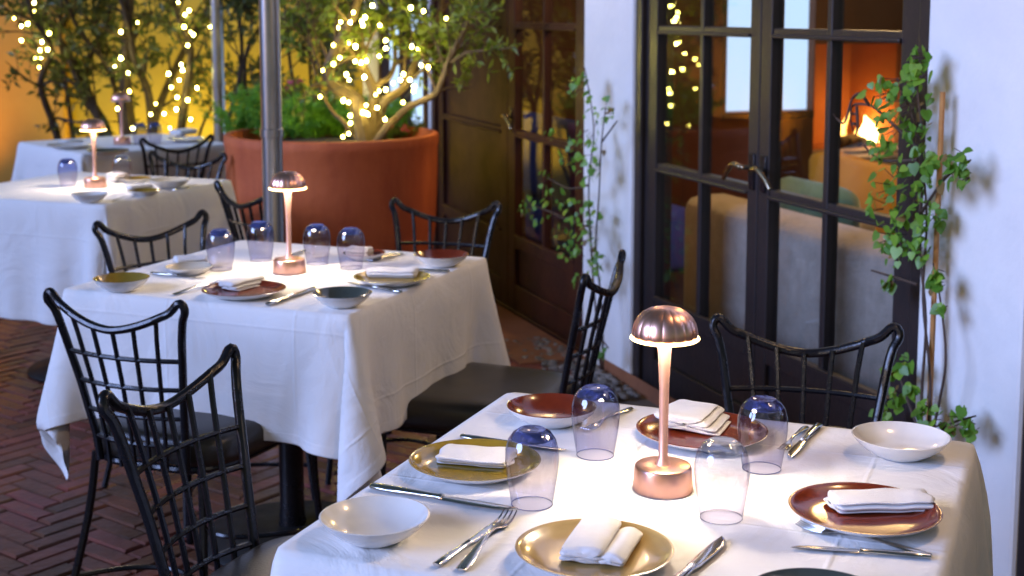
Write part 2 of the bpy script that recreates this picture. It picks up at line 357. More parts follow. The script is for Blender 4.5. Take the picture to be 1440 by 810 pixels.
# patio french doors
ZM = (.375, .878, 1.392, 1.90)
def lever(parent, s, side, n):
    m = MB(); m.box((s - .017, n - .006, .88), (s + .017, n, 1.0), 1)
    m.tube([(s, n - .004, .955), (s, n - .045, .955)], .009)
    m.tube(spline([(s, n - .045, .955), (s + side * .04, n - .05, .962), (s + side * .085, n - .046, .935), (s + side * .115, n - .044, .905)], 5), [.011 - .0002 * i for i in range(16)], seg=8)
    return m.build('handle', [M['brass'], M['iron']], parent, bevel=.002)
def door(a, b, fr, leaves, matl, name='french_door', handles=()):
    m = MB()                                                  # the frame is the door part's own mesh
    m.box((a, .012, 0), (a + fr, .15, 2.13)); m.box((b - fr, .012, 0), (b, .15, 2.13)); m.box((a + fr, .012, 2.13 - fr), (b - fr, .15, 2.13)); m.box((a + fr, .012, -.001), (b - fr, .19, .022))
    d = m.build(name, matl, B, smooth=False, bevel=.006)
    for lf in leaves:
        l0, l1, st, st_r, cols, solid = lf
        m = MB(); y0, y1 = DS, DS + .046
        m.box((l0, y0, .024), (l0 + st, y1, 2.13 - fr - .004)); m.box((l1 - st_r, y0, .024), (l1, y1, 2.13 - fr - .004))
        m.box((l0 + st, y0, 2.02), (l1 - st_r, y1, 2.13 - fr - .004)); m.box((l0 + st, y0, .024), (l1 - st_r, y1, .14)); m.box((l0 + st, y0, .32), (l1 - st_r, y1, ZM[0]))
        m.box((l0 + st, y0 + .016, .14), (l1 - st_r, y1 - .012, .32))
        for z in ZM[1:]: m.box((l0 + st, y0 + .004, z - .016), (l1 - st_r, y1 - .004, z + .016))
        for c in cols: m.box((c - .014, y0 + .002, ZM[0]), (c + .014, y1 - .002, 2.02))
        for z in ZM: m.box((l0 + st, y0 - .008, z + (.012 if z < .5 else -.004) - .012), (l1 - st_r, y0 + .01, z + (.012 if z < .5 else -.004)))
        m.build('door_leaf', matl, d, smooth=False, bevel=.004)
        p = MB(); p.box((l0 + st - .01, y0 + .02, .33), (l1 - st_r + .01, y0 + .025, 2.03))
        p.build('pane' if not solid else 'panel', M['glass'] if not solid else matl, d, smooth=False)
    for (s, side) in handles: lever(d, s, side, DS)
    return d
mid1 = W(1066, 240, DS)[0]
c1 = W(982, 300, DS)[0]; c2 = W(1160, 240, DS)[0]
st1 = W(919, 300, DS)[0]; st2 = W(1250, 240, DS)[0]
door(D1[0], D1[1], .055, [(D1[0] + .058, mid1 - .002, .095, .066, (c1,), False), (mid1 + .002, D1[1] - .058, .066, .095, (c2,), False)], M['timber'],
     handles=((mid1 - .036, -1), (mid1 + .038, 1)))
d2m = W(716, 190, DS)[0] - .02; c3 = W(763, 200, DS)[0]
door(D2[0], D2[1], .055, [(D2[1] - .058 - (D2[1] - .058 - d2m), D2[1] - .058, .10, .10, (c3,), False), (D2[0] + .058, d2m - .004, .10, .10, (), True)], M['timber2'],
     handles=((d2m + .05, 1),))
door(D3[0], D3[1], .10, [(D3[0] + .103, 3.79, .1, .1, (2.9,), False)], M['timber'])
# window at the far end of the wall, behind the planter tree
m = MB()
for a, b, z0, z1 in ((-3.75, -3.68, .55, 2.13), (-2.74, -2.67, .55, 2.13), (-3.68, -2.74, .55, .62), (-3.68, -2.74, 2.06, 2.13), (-3.25, -3.18, .62, 2.06), (-3.68, -2.74, 1.28, 1.31)):
    m.box((a, -.01, z0), (b, .10, z1))
fw = m.build('side_window', M['timber2'], B, smooth=False, bevel=.004)
m = MB(); m.box((-3.68, .05, .62), (-2.74, .055, 2.06)); m.build('pane', M['winglow'], fw, smooth=False)
m = MB(); m.box((-2.55, -.30, -.02), (-.35, 0, .012)); m.box((-.2, -.001, -.02), (2.2, 0, .05)); m.build('door_step', M['tile'], B, smooth=False, bevel=.004)

# ochre garden wall behind the shrubs
gx = atY(92, 100, 9.3).x
gw = MB(); gw.box((gx, 9.32, -.05), (-.9, 9.6, 3.2))
tag(gw.build('garden_wall', M['mustard'], smooth=False, bevel=.02), 'mustard yellow plaster garden wall behind the lit shrubs', 'wall')
gw = MB(); gw.box((-12, 9.27, -.05), (gx, 9.55, 3.4)); gw.box((-12, -3, -.05), (-11.7, 9.27, 3.4))
tag(gw.build('garden_wall', M['ochre'], smooth=False, bevel=.02), 'orange plaster garden wall at the far left edge', 'wall')

# ------------------------------------------------------------------ furniture inside the room
s0, _ = W(955, 300, .38); s1 = 2.6; sz = W(1090, 308, .38)[1]
def rbox(lo, hi, r=.05):                                      # soft box for subdivision
    m = MB(); xs = [lo[0], lo[0] + r, hi[0] - r, hi[0]]
    import itertools
    bm = bmesh.new(); bmesh.ops.create_cube(bm, size=1.)
    for v in bm.verts: v.co = Vector((lo[i] + (v.co[i] + .5) * (hi[i] - lo[i]) for i in range(3)))
    bmesh.ops.bevel(bm, geom=bm.edges[:], offset=r, segments=3, affect='EDGES', profile=.5)
    bm.verts.ensure_lookup_table()
    m.add([v.co.copy() for v in bm.verts], [tuple(v.index for v in f.verts) for f in bm.faces]); bm.free(); return m
sofa = thing('sofa', 'long grey beige velvet sofa with its back to the glass of the near french doors', 'sofa', wl(s0, .38, 0), WROT)
rbox((0, 0, .12), (s1 - s0, .24, sz), .07).build('backrest', M['velvet'], sofa)
rbox((.02, .22, .10), (s1 - s0 - .02, .85, .42), .06).build('seat', M['velvet'], sofa)
rbox((0, .2, .10), (.2, .86, .60), .06).build('armrest', M['velvet'], sofa)
sp, zp = W(1150, 318, .72)
bpil = rbox((-.27, -.09, -.20), (.27, .09, .20), .085)
for i, p in enumerate(bpil.v):
    k = 1 - .35 * (max(abs(p[0]) / .27, abs(p[2]) / .2)) ** 3; bpil.v[i] = (p[0], p[1] * k, p[2])
o = bpil.build('cushion', M['green'], None, wl(sp, .70, .60), WROT); tag(o, 'green velvet cushion leaning on the sofa behind the french doors', 'cushion')
# ochre tub chair by the fire
ac = atY(1262, 300, 6.7); ac.z = 0
arm = thing('tub_armchair', 'ochre leather tub armchair in front of the open fire', 'armchair', ac, math.radians(-65))
m = MB(); secs = []
for i in range(25):
    a = math.radians(-115 + 230 * i / 24) + PI / 2 + PI
    hgt = .80 - .12 * abs(i - 12) / 12
    pts = []
    for (rr, zz) in ((.40, .12), (.42, .3), (.43, hgt - .03), (.415, hgt), (.36, hgt), (.345, hgt - .03), (.33, .3), (.33, .12)): pts.append(Vector((rr * math.cos(a), rr * math.sin(a), zz)))
    secs.append(pts)
m.loft(secs); m.build('backrest', M['ochrefab'], arm, angle=60)
m = MB(); m.lathe([(0, .2), (.3, .2), (.32, .25), (.32, .4), (.29, .45), (0, .46)], 32); m.build('seat', M['ochrefab'], arm)
# blue bench added to give the reflection in the far doors' glass
bs = W(765, 240, .5)[0]
bench = thing('bench_seat', 'blue upholstered bench added for the blue reflection in the far french door', 'bench', wl(bs, .5, 0), WROT)
rbox((-.65, 0, .42), (.65, .14, .88), .05).build('backrest', M['blue'], bench); rbox((-.65, .12, .1), (.65, .6, .44), .05).build('seat', M['blue'], bench)
# the fire
fire = thing('open_fire', 'burning log fire in the raised orange fireplace', 'fire', wl(SE - .38, 0, fz0 + .0), WROT)
def flame_mesh(cn, hgt, r, seed, lean=0):
    m = MB(); rr = random.Random(seed); secs = []
    for i in range(12):
        t = i / 11; rad = r * (math.sin(PI * (.18 + .82 * t)) ** .8) * (1 - .55 * t) + .002
        ox = lean * t * t + .02 * math.sin(5 * t + seed); oy = .015 * math.cos(6 * t + seed)
        secs.append([Vector((oy + rad * math.cos(2 * PI * k / 10) * (1 + .2 * math.sin(3 * k + seed)), cn + ox + rad * math.sin(2 * PI * k / 10), .03 + hgt * t)) for k in range(10)])
    m.loft(secs); return m
def fn(px): return Wend(px, 200, SE - .38)[0]
fk = MB()
for (px, h, r, sd, ln) in ((1178, .16, .035, 1, .02), (1186, .22, .03, 2, .03), (1205, .10, .04, 3, -.02), (1213, .17, .055, 4, .02), (1222, .19, .06, 5, -.03), (1232, .10, .05, 6, .03)):
    q = flame_mesh(fn(px), h, r, sd, ln); fk.add(q.v, q.f, 0 if sd < 4 else 1)
fk.build('flames', [M['flame'], M['flamecore']], fire)
for (a, b, r) in ((1172, 1240, .045), (1185, 1250, .04), (1200, 1232, .035)):
    m = MB(); m.tube(spline([(.06, fn(a), .04), (0, (fn(a) + fn(b)) / 2, .055), (-.08, fn(b), .045)], 4), r, 10); m.build('log', M['log'], fire)

# ------------------------------------------------------------------ tables and draped cloths
TA = .415; DX = 2 * TA / 34; NC = 60
def drape(seed, NC=NC):
    n = NC + 1; rng = np.random.default_rng(seed)
    ii, jj = np.meshgrid(np.arange(n), np.arange(n), indexing='ij')
    x0 = (ii - NC / 2) * DX; y0 = (jj - NC / 2) * DX
    p = np.stack([x0, y0, np.full_like(x0, TZ)], -1).reshape(-1, 3)
    flat = p.copy()
    inside = (np.abs(flat[:, 0]) <= TA + 1e-4) & (np.abs(flat[:, 1]) <= TA + 1e-4)
    wgt = np.where(inside, 0., 1.)[:, None]
    idx = (ii * n + jj)
    cons = []
    def pairs(di, dj, colour, k):
        i0, j0 = np.meshgrid(np.arange(0, n - di), np.arange(max(0, -dj), n - max(0, dj)), indexing='ij')
        i0, j0 = i0.ravel(), j0.ravel(); c = colour(i0, j0)
        for q in np.unique(c):
            s = c == q; a = idx[i0[s], j0[s]]; b = idx[i0[s] + di, j0[s] + dj]
            kk = (wgt[a] + wgt[b])[:, 0] > 0; a, b = a[kk], b[kk]
            rest = np.linalg.norm(flat[a] - flat[b], axis=1)[:, None]; ww = wgt[a] + wgt[b]
            cons.append((a, b, rest, wgt[a] / ww * k, wgt[b] / ww * k))
    pairs(1, 0, lambda i, j: i % 2, 1.); pairs(0, 1, lambda i, j: j % 2, 1.)
    pairs(1, 1, lambda i, j: i % 2, .35); pairs(1, -1, lambda i, j: i % 2, .35)
    pairs(2, 0, lambda i, j: (i // 2) % 2, .06); pairs(0, 2, lambda i, j: (j // 2) % 2, .06)
    pairs(4, 0, lambda i, j: (i // 4) % 2, .02); pairs(0, 4, lambda i, j: (j // 4) % 2, .02)
    v = np.zeros_like(p); p[:, 2] += np.where(inside, 0, rng.normal(0, .002, len(p)))
    dt = 1 / 60
    # a gentle noise wind gives every side its own slack folds
    for step in range(230):
        v[:, 2] -= 9.8 * dt * wgt[:, 0]
        if step < 150:
            ang = np.arctan2(flat[:, 1], flat[:, 0]); f = .9 * np.sin(ang * 7 + seed) + .7 * np.sin(ang * 13 + 2.1 * seed)
            out = flat[:, :2] / (np.linalg.norm(flat[:, :2], axis=1)[:, None] + 1e-6)
            v[:, :2] += out * (f * .9 * dt)[:, None] * wgt
        v *= .975; q = p + v * dt * wgt
        for it in range(14):
            for a, b, rest, wa, wb in cons:
                d = q[b] - q[a]; ln = np.linalg.norm(d, axis=1)[:, None] + 1e-9
                c = d * ((ln - rest) / ln); q[a] += c * wa; q[b] -= c * wb
        low = q[:, 2] < TZ - .0005; e = TA + .004
        hit = low & (np.abs(q[:, 0]) < e) & (np.abs(q[:, 1]) < e) & ~inside
        if hit.any():
            dx = e - np.abs(q[hit, 0]); dy = e - np.abs(q[hit, 1]); sub = q[hit]; mx = dx < dy
            sub[mx, 0] = np.sign(sub[mx, 0]) * e; sub[~mx, 1] = np.sign(sub[~mx, 1]) * e; q[hit] = sub
        q[inside] = p[inside]
        v = (q - p) / dt; np.clip(v, -3, 3, out=v); p = q
    p = p + 0.0; p[:, 2] += .004
    fs = [(int(idx[i, j]), int(idx[i + 1, j]), int(idx[i + 1, j + 1]), int(idx[i, j + 1])) for i in range(NC) for j in range(NC)]
    me = bpy.data.meshes.new('tablecloth'); me.from_pydata([tuple(q) for q in p], [], fs); me.materials.append(M['cloth'])
    ca = me.attributes.new('crease_edge', 'FLOAT', 'EDGE')
    for e in me.edges:
        a, b = flat[e.vertices[0]], flat[e.vertices[1]]
        for ax in (0, 1):
            if abs(abs(a[ax]) - TA) < 1e-3 and abs(abs(b[ax]) - TA) < 1e-3 and abs(a[1 - ax]) <= TA + 1e-3 and abs(b[1 - ax]) <= TA + 1e-3: ca.data[e.index].value = .55
    at_ = me.attributes.new('flat', 'FLOAT_VECTOR', 'POINT'); at_.data.foreach_set('vector', (flat * (60 / NC) + np.array([.0917, .0917, 0])).astype(np.float32).ravel())
    me.polygons.foreach_set('use_smooth', [True] * len(me.polygons)); me.update(); return me
drapes = [drape(3), drape(11), drape(3, 70)]                 # the table cut off at the left has a longer cloth
def table_proto():
    t = thing('dining_table', '', 'table', group='square patio dining tables')
    rbox((-TA + .004, -TA + .004, TZ - .035), (TA - .004, TA - .004, TZ - .001), .006).build('tabletop', M['timber'], t)
    m = MB(); m.lathe([(.038, .04), (.034, .1), (.034, .66), (.06, .70), (.1, .713)], 20); m.build('column', M['iron'], t)
    m = MB(); m.lathe([(0, 0), (.25, 0), (.26, .01), (.25, .02), (.06, .045), (0, .05)], 36); m.build('foot', M['dull'], t)
    return t
TABLES = []
def corner_center(c, ang, off1, off2):
    return c
ax1 = Vector((math.cos(math.radians(-22)), math.sin(math.radians(-22)), 0)); ax2 = Vector((math.cos(math.radians(68)), math.sin(math.radians(68)), 0))
TC1 = (at(700, 553, TZ) + at(1390, 628, TZ)) / 2 - ax2 * TA
TC2 = at(490, 447, TZ) - ax1 * TA + ax2 * TA
TC3 = at(147, 291, TZ) - ax1 * TA + ax2 * TA
b1 = (at(315, 203, TZ) - at(113, 217, TZ)); a4 = math.atan2(b1.y, b1.x)
TC4 = (at(35, 201, TZ) + at(315, 203, TZ)) / 2
tl = ['dining table nearest the camera, under a white cloth and the largest lamp', 'middle dining table, its dark column showing below a white cloth',
      'dining table cut off by the left edge, in front of the farthest table', 'farthest dining table, standing against the lit shrubs']
cl = ['white tablecloth on the nearest table, spread under the copper lamp and red plates', 'white tablecloth on the middle table, a long corner fold by the brown seat',
      'white tablecloth on the table cut off by the left edge, bluish at the front', 'white tablecloth on the farthest table by the lit shrubs']
proto_t = None
for k, (c, a, di, q) in enumerate(((TC1, math.radians(-22), 0, 0), (TC2, math.radians(-22), 1, 0), (TC3, math.radians(-22), 2, 1), (TC4, a4, 1, 1))):
    c = Vector((c.x, c.y, 0)); TABLES.append(c)
    if proto_t is None:
        proto_t = table_proto(); proto_t.location = c; proto_t.rotation_euler = (0, 0, a); proto_t['label'] = tl[0]
    else: dup(proto_t, c, a, tl[k])
    o = bpy.data.objects.new('tablecloth', drapes[di]); COL.objects.link(o); o.location = c; o.rotation_euler = (0, 0, a + q * PI / 2)
    s_ = o.modifiers.new('s', 'SOLIDIFY'); s_.thickness = .0016; s_.offset = 1
    s_ = o.modifiers.new('u', 'SUBSURF'); s_.levels = s_.render_levels = 1
    tag(o, cl[k], 'tablecloth', 'white tablecloths')
TS = TZ + .0062                                               # top of the cloth

# ------------------------------------------------------------------ chairs
def chair_proto():
    t = thing('patio_chair', '', 'chair', group='black wrought iron patio chairs')
    def bx(z):                                                # half width of the back at height z
        return np.interp(z, [.40, .46, .60, .73, .80], [.122, .126, .144, .166, .183])
    def by(z): return np.interp(z, [.40, .46, .60, .73, .82], [-.205, -.21, -.238, -.268, -.288])
    def cy(x, z): return by(z) - .028 * (1 - (x / bx(min(z, .8))) ** 2)       # the back is slightly dished
    def railz(x): return .748 + .062 * (abs(x) / .178) ** 1.7
    # seat cushion
    m = MB(); secs = []
    def sec(z, ins):
        out = []
        for k in range(40):
            a = 2 * PI * k / 40; c, s = math.cos(a), math.sin(a); e = .42
            x = abs(c) ** e * (1 if c > 0 else -1); y = abs(s) ** e * (1 if s > 0 else -1)
            hw = (.203 + .030 * (y + 1) / 2) - ins; out.append(Vector((x * hw, .050 + y * (.245 - ins), z)))
        return out
    for z, ins in ((.402, .012), (.406, .003), (.425, 0), (.455, 0), (.468, .006), (.476, .022), (.480, .06), (.482, .11)): secs.append(sec(z, ins))
    m.loft(secs); m.build('seat', M['vinyl'], t, angle=70)
    m = MB(); ring = []
    for k in range(32):
        a = 2 * PI * k / 32; c, s = math.cos(a), math.sin(a); e = .45
        ring.append((abs(c) ** e * (1 if c > 0 else -1) * (.188 + .022 * s), .045 + abs(s) ** e * (1 if s > 0 else -1) * .235, .394))
    m.tube(ring, .010, 8, closed=True); m.build('seat_frame', M['iron'], t)
    # back frame: one bent bar, post - saddle rail - post
    left = [(-bx(z), by(z), z) for z in (.40, .46, .53, .60, .67, .73, .775)]
    xs = np.linspace(-.153, .153, 13)
    rail = [(x, cy(x, .80), railz(x)) for x in xs]
    path = left + [(-.189, -.286, .797), (-.187, -.289, .814), (-.175, -.291, .818)] + rail + [(.175, -.291, .818), (.187, -.289, .814), (.189, -.286, .797)] + [(-x, y, z) for x, y, z in left[::-1]]
    m = MB(); m.tube(spline(path, 3), .0098, 9); m.build('back_frame', M['iron'], t)
    m = MB()
    for q in (-.66, -.33, 0, .33, .66):
        pts = []
        for zz in np.linspace(.40, railz(q * bx(.8)) + .002, 8):
            x = q * bx(zz) * 1.0; pts.append((x, cy(x, zz), zz))
        m.tube(pts, .0058, 6)
    for z in (.676, .604, .532, .462):
        w_ = bx(z) - .003; m.tube([(x, cy(x, z) - .0, z) for x in np.linspace(-w_, w_, 9)], .0058, 6)
    m.build('back_lattice', M['iron'], t)
    for sx in (-1, 1):
        m = MB(); m.tube(spline([(sx * .150, -.185, .41), (sx * .165, -.205, .25), (sx * .20, -.265, .0)], 4), .0098, 8); m.build('leg', M['iron'], t)
        m = MB(); m.tube(spline([(sx * .196, .245, .40), (sx * .20, .252, .22), (sx * .215, .275, .0)], 4), .0098, 8); m.build('leg', M['iron'], t)
    m = MB(); z = .11
    m.tube(spline([(-.182, -.236, z), (-.10, -.15, z), (0, -.115, z), (.10, -.15, z), (.182, -.236, z)], 5), .0065, 6)
    m.tube(spline([(-.208, .264, z), (-.10, .16, z), (0, .115, z), (.10, .16, z), (.208, .264, z)], 5), .0065, 6)
    m.build('stretcher', M['iron'], t)
    return t
CH = [
    ((65, 408), (258, 425), 68, 'black iron chair with a bluish seat, its whole back against the middle white cloth'),
    ((148, 553), (325, 488), -24, 'black iron chair lowest in the photo, at the left side of the nearest table'),
    ((820, 392), (877, 350), 161, 'black iron chair between the two nearest tables, its back seen edge on'),
    ((1006, 445), (1262, 458), -104, 'black iron chair beyond the nearest table, in front of the glazed doors'),
    ((553, 280), (700, 285), -104, 'black iron chair beyond the middle table, in front of the terracotta planter'),
    ((137, 313), (285, 297), -48, 'black iron chair between the middle table and the table cut off by the left edge'),
    ((305, 255), (380, 268), 43, 'black iron chair half hidden behind the thick steel pole, facing the planter'),
    ((199, 195), (298, 190), 123, 'black iron chair pulled up to the farthest table, the rear one of an overlapping pair'),
    ((214, 213), (314, 216), -105, 'black iron chair beside the planter, the front one of an overlapping pair'),
]
proto_c = chair_proto()
for k, (a, b, face, lab) in enumerate(CH):
    p = (at(*a, .822) + at(*b, .822)) / 2; rz = math.radians(face - 90)
    off = Matrix.Rotation(rz, 3, 'Z') @ Vector((0, -.29, 0)); loc = Vector((p.x - off.x, p.y - off.y, 0))
    if k == 0: proto_c.location = loc; proto_c.rotation_euler = (0, 0, rz); proto_c['label'] = lab
    else: dup(proto_c, loc, rz, lab)

# ------------------------------------------------------------------ table lamps
def lamp_proto():
    t = thing('table_lamp', '', 'lamp', group='copper mushroom table lamps')
    m = MB(); m.lathe([(0, 0), (.0440, 0), (.0450, .002), (.0425, .034), (.0415, .037), (.0395, .0385), (.012, .039), (0, .039)], 64, mi=0); m.build('base', M['copper'], t)
    m = MB(); m.lathe([(.0135, .037), (.011, .042), (.0072, .05), (.0068, .10), (.0075, .16), (.0095, .205), (.012, .226), (.014, .234)], 28); m.build('stem', M['copperstem'], t)
    m = MB()
    def rib(a, z): return 1 + .032 * abs(math.cos(8 * a)) ** .7
    m.lathe([(.0465, .232), (.0475, .236), (.0468, .243), (.0445, .252), (.040, .2605), (.033, .268), (.024, .2735), (.013, .2765), (0, .2778)], 192, wob=rib)
    m.build('lamp_shade', M['copper_dome'], t, angle=80)
    m = MB(); m.lathe([(.014, .2285), (.044, .2285), (.044, .231), (.014, .231)], 48); df = m.build('diffuser', M['led'], t)
    m = MB(); m.lathe([(.0445, .2288), (.0495, .2288), (.0515, .2305), (.0495, .2335), (.0445, .2335)], 64); m.build('rim', M['rim'], t)
    return t
lp = None
for k, (px, py, lab) in enumerate(((932, 688, 'glowing copper mushroom lamp on the nearest table, in front of the black chair back'), (407, 383, 'glowing copper mushroom lamp on the middle table beside the steel pole'),
                                   (134, 263, 'glowing copper mushroom lamp on the table cut off by the left edge'), (172, 203, 'copper mushroom lamp on the farthest table, in front of the shrubs'))):
    p = at(px, py, TS)
    if lp is None: lp = lamp_proto(); lp.location = p; lp['label'] = lab
    else: q = dup(lp, p, k * .7, lab)
    if k == 3:                                                # this one is switched off
        for c in q.children:
            if c.name.startswith(('diffuser', 'rim')): c.material_slots[0].link = 'OBJECT'; c.material_slots[0].material = M['off']

# ------------------------------------------------------------------ upturned tumblers
def tumbler_proto(mt, mf):
    t = thing('drinking_glass', '', 'glass', group='upturned drinking glasses with painted blue reflections')
    m = MB(); m.lathe([(.0290, .0005), (.0297, .0002), (.0338, .025), (.0375, .05), (.0390, .066), (.0384, .082), (.0345, .097), (.0275, .107), (.0215, .1105)], 48); m.build('bowl', mt, t)
    m = MB(); m.lathe([(0, .0925), (.012, .0930), (.024, .0955), (.0312, .0990), (.0290, .1035), (.0250, .1080), (.0212, .1110), (.0195, .1122), (.0175, .1114), (.010, .1098), (0, .1094)], 48); m.build('foot', mf, t)
    m = MB(); m.tube([(.0297 * math.cos(a), 0.0297 * math.sin(a), .0009) for a in np.linspace(0, 2 * PI, 48, endpoint=False)], .0007, 6, closed=True); m.build('rim', mf, t)
    return t
GL = ((748, 709, 0, 'upturned glass with painted blue reflections beside the olive plate, its rim overlapping the folded napkin'), (837, 640, 0, 'upturned glass with painted blue reflections beside the red bowl on the nearest table'),
      (1071, 659, 0, 'upturned glass with painted blue reflections beside the fork and the napkin on the red plate'), (1014, 728, 1, 'clearer upturned glass standing right next to the base of the nearest lamp'),
      (311, 379, 0, 'upturned glass with painted blue reflections next to the pale plate, leftmost on the middle table'), (367, 366, 0, 'upturned glass with painted blue reflections in front of the steel pole on the middle table'),
      (446, 371, 0, 'upturned glass with painted blue reflections just right of the lamp on the middle table'), (494, 377, 0, 'upturned glass with painted blue reflections farthest right on the middle table, near the olive plate'),
      (96, 262, 0, 'upturned glass left of the lamp on the table cut off by the left edge'), (172, 256, 1, 'upturned glass right of the lamp on the table cut off by the left edge'),
      (197, 203, 0, 'upturned glass nearest the lamp on the farthest table'), (218, 202, 0, 'upturned glass by the napkin stack on the farthest table'))
tp = [None, None]
for (px, py, kd, lab) in GL:
    p = at(px, py, TS)
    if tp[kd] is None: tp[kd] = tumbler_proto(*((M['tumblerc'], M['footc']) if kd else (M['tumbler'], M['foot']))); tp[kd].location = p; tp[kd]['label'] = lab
    else: dup(tp[kd], p, 0, lab)

# ------------------------------------------------------------------ plates and bowls
def dish(px, py, wpx, kind, glaze, label, rz=0., ov=1.0, name=None, rimw=True):
    rimh = .020 if kind == 'plate' else .034
    if kind == 'saucer': rimh = .030
    p = at(px, py, TS + rimh); r = size_at(p, wpx) / 2
    if kind == 'plate':
        outer = [(0, .0015), (.52 * r, .0015), (.56 * r, 0), (.60 * r, .0015), (.75 * r, .006), (.92 * r, .014), (.995 * r, rimh - .001)]
        inner = [(1.0 * r, rimh), (.975 * r, rimh + .0006), (.93 * r, .0165), (.80 * r, .0095), (.64 * r, .0072), (0, .0065)]
    elif kind == 'saucer':
        outer = [(0, .0015), (.48 * r, .0015), (.52 * r, 0), (.57 * r, .002), (.80 * r, .012), (.95 * r, .022), (.995 * r, rimh - .001)]
        inner = [(1.0 * r, rimh), (.975 * r, rimh + .0006), (.92 * r, .0245), (.78 * r, .015), (.55 * r, .0085), (0, .0065)]
    else:
        outer = [(0, .0015), (.40 * r, .0015), (.44 * r, 0), (.49 * r, .002), (.70 * r, .011), (.88 * r, .0225), (.99 * r, rimh - .001)]
        inner = [(1.0 * r, rimh), (.97 * r, rimh + .0006), (.86 * r, .0245), (.68 * r, .0145), (.45 * r, .0085), (0, .0065)]
    rnd = random.Random(int(px)); ph = rnd.uniform(0, 6)
    def wob(a, z): return 1 + .008 * math.sin(2 * a + ph) + .004 * math.sin(3 * a + 2 * ph)
    m = MB(); mis = [0] * (len(outer)) + [1] * (len(inner) - 1)
    m.lathe(outer + inner, 72, mis=mis, wob=wob, sy=ov)
    nm = name or ('plate' if kind == 'plate' else 'bowl')
    o = m.build(nm, [M['white'], M[glaze]], None, (p.x, p.y, TS), rz, angle=60)
    return tag(o, label, 'plate' if nm == 'plate' else 'bowl', 'glazed plates' if nm == 'plate' else 'shallow bowls')
dish(527, 724, 156, 'bowl', 'white', 'white bowl at the near left corner of the nearest table, beside fork and knife', name='bowl')
dish(668, 645, 186, 'plate', 'oliveglaze', 'glossy olive plate holding a folded napkin, behind the single long knife')
dish(776, 570, 126, 'saucer', 'redglaze', 'red brown bowl with white outside beside a glass on the nearest table')
dish(987, 602, 184, 'plate', 'redglaze', 'red brown plate behind the nearest lamp with a fan of napkin', name='plate')
dish(1267, 612, 136, 'bowl', 'white', 'white bowl at the far right corner of the nearest table, in front of the vine')
dish(1216, 713, 210, 'plate', 'redglaze', 'red brown plate with a rolled napkin at the right of the nearest table')
dish(836, 769, 222, 'plate', 'goldglaze', 'sand gold plate with a double folded napkin in front of the nearest lamp')
dish(1150, 838, 200, 'plate', 'greyglaze', 'dark grey plate cut off by the bottom edge of the photo')
dish(171, 390, 78, 'bowl', 'oliveglaze', 'olive green bowl at the left corner of the middle table')
dish(266, 374, 66, 'plate', 'creamglaze', 'pale plate with a napkin, beside the leftmost glass of the middle table')
dish(343, 405, 117, 'plate', 'redglaze', 'red brown plate with a rumpled napkin at the near side of the middle table')
dish(481, 411, 85, 'bowl', 'greyglaze', 'dark grey green bowl at the near corner of the middle table')
dish(551, 388, 108, 'plate', 'oliveglaze', 'olive plate with a napkin at the right edge of the middle table')
dish(621, 357, 77, 'bowl', 'redglaze', 'red bowl with white outside at the far right corner of the middle table')
dish(512, 355, 60, 'plate', 'redglaze', 'red plate mostly hidden behind the rightmost glass of the middle table')
dish(126, 272, 50, 'bowl', 'white', 'white bowl below the lamp on the table cut off by the left edge')
dish(203, 267, 46, 'plate', 'oliveglaze', 'olive plate with a napkin at the right edge of the leftmost table')
dish(238, 252, 58, 'bowl', 'creamglaze', 'cream bowl at the right corner of the leftmost table')
dish(190, 250, 44, 'plate', 'oliveglaze', 'small olive plate behind a glass on the leftmost table')
dish(98, 203, 62, 'plate', 'white', 'white plate at the left of the farthest table')
dish(152, 211, 58, 'plate', 'greyglaze', 'grey plate at the near corner of the farthest table')
dish(262, 194, 52, 'plate', 'white', 'white plate under the napkin at the right of the farthest table')

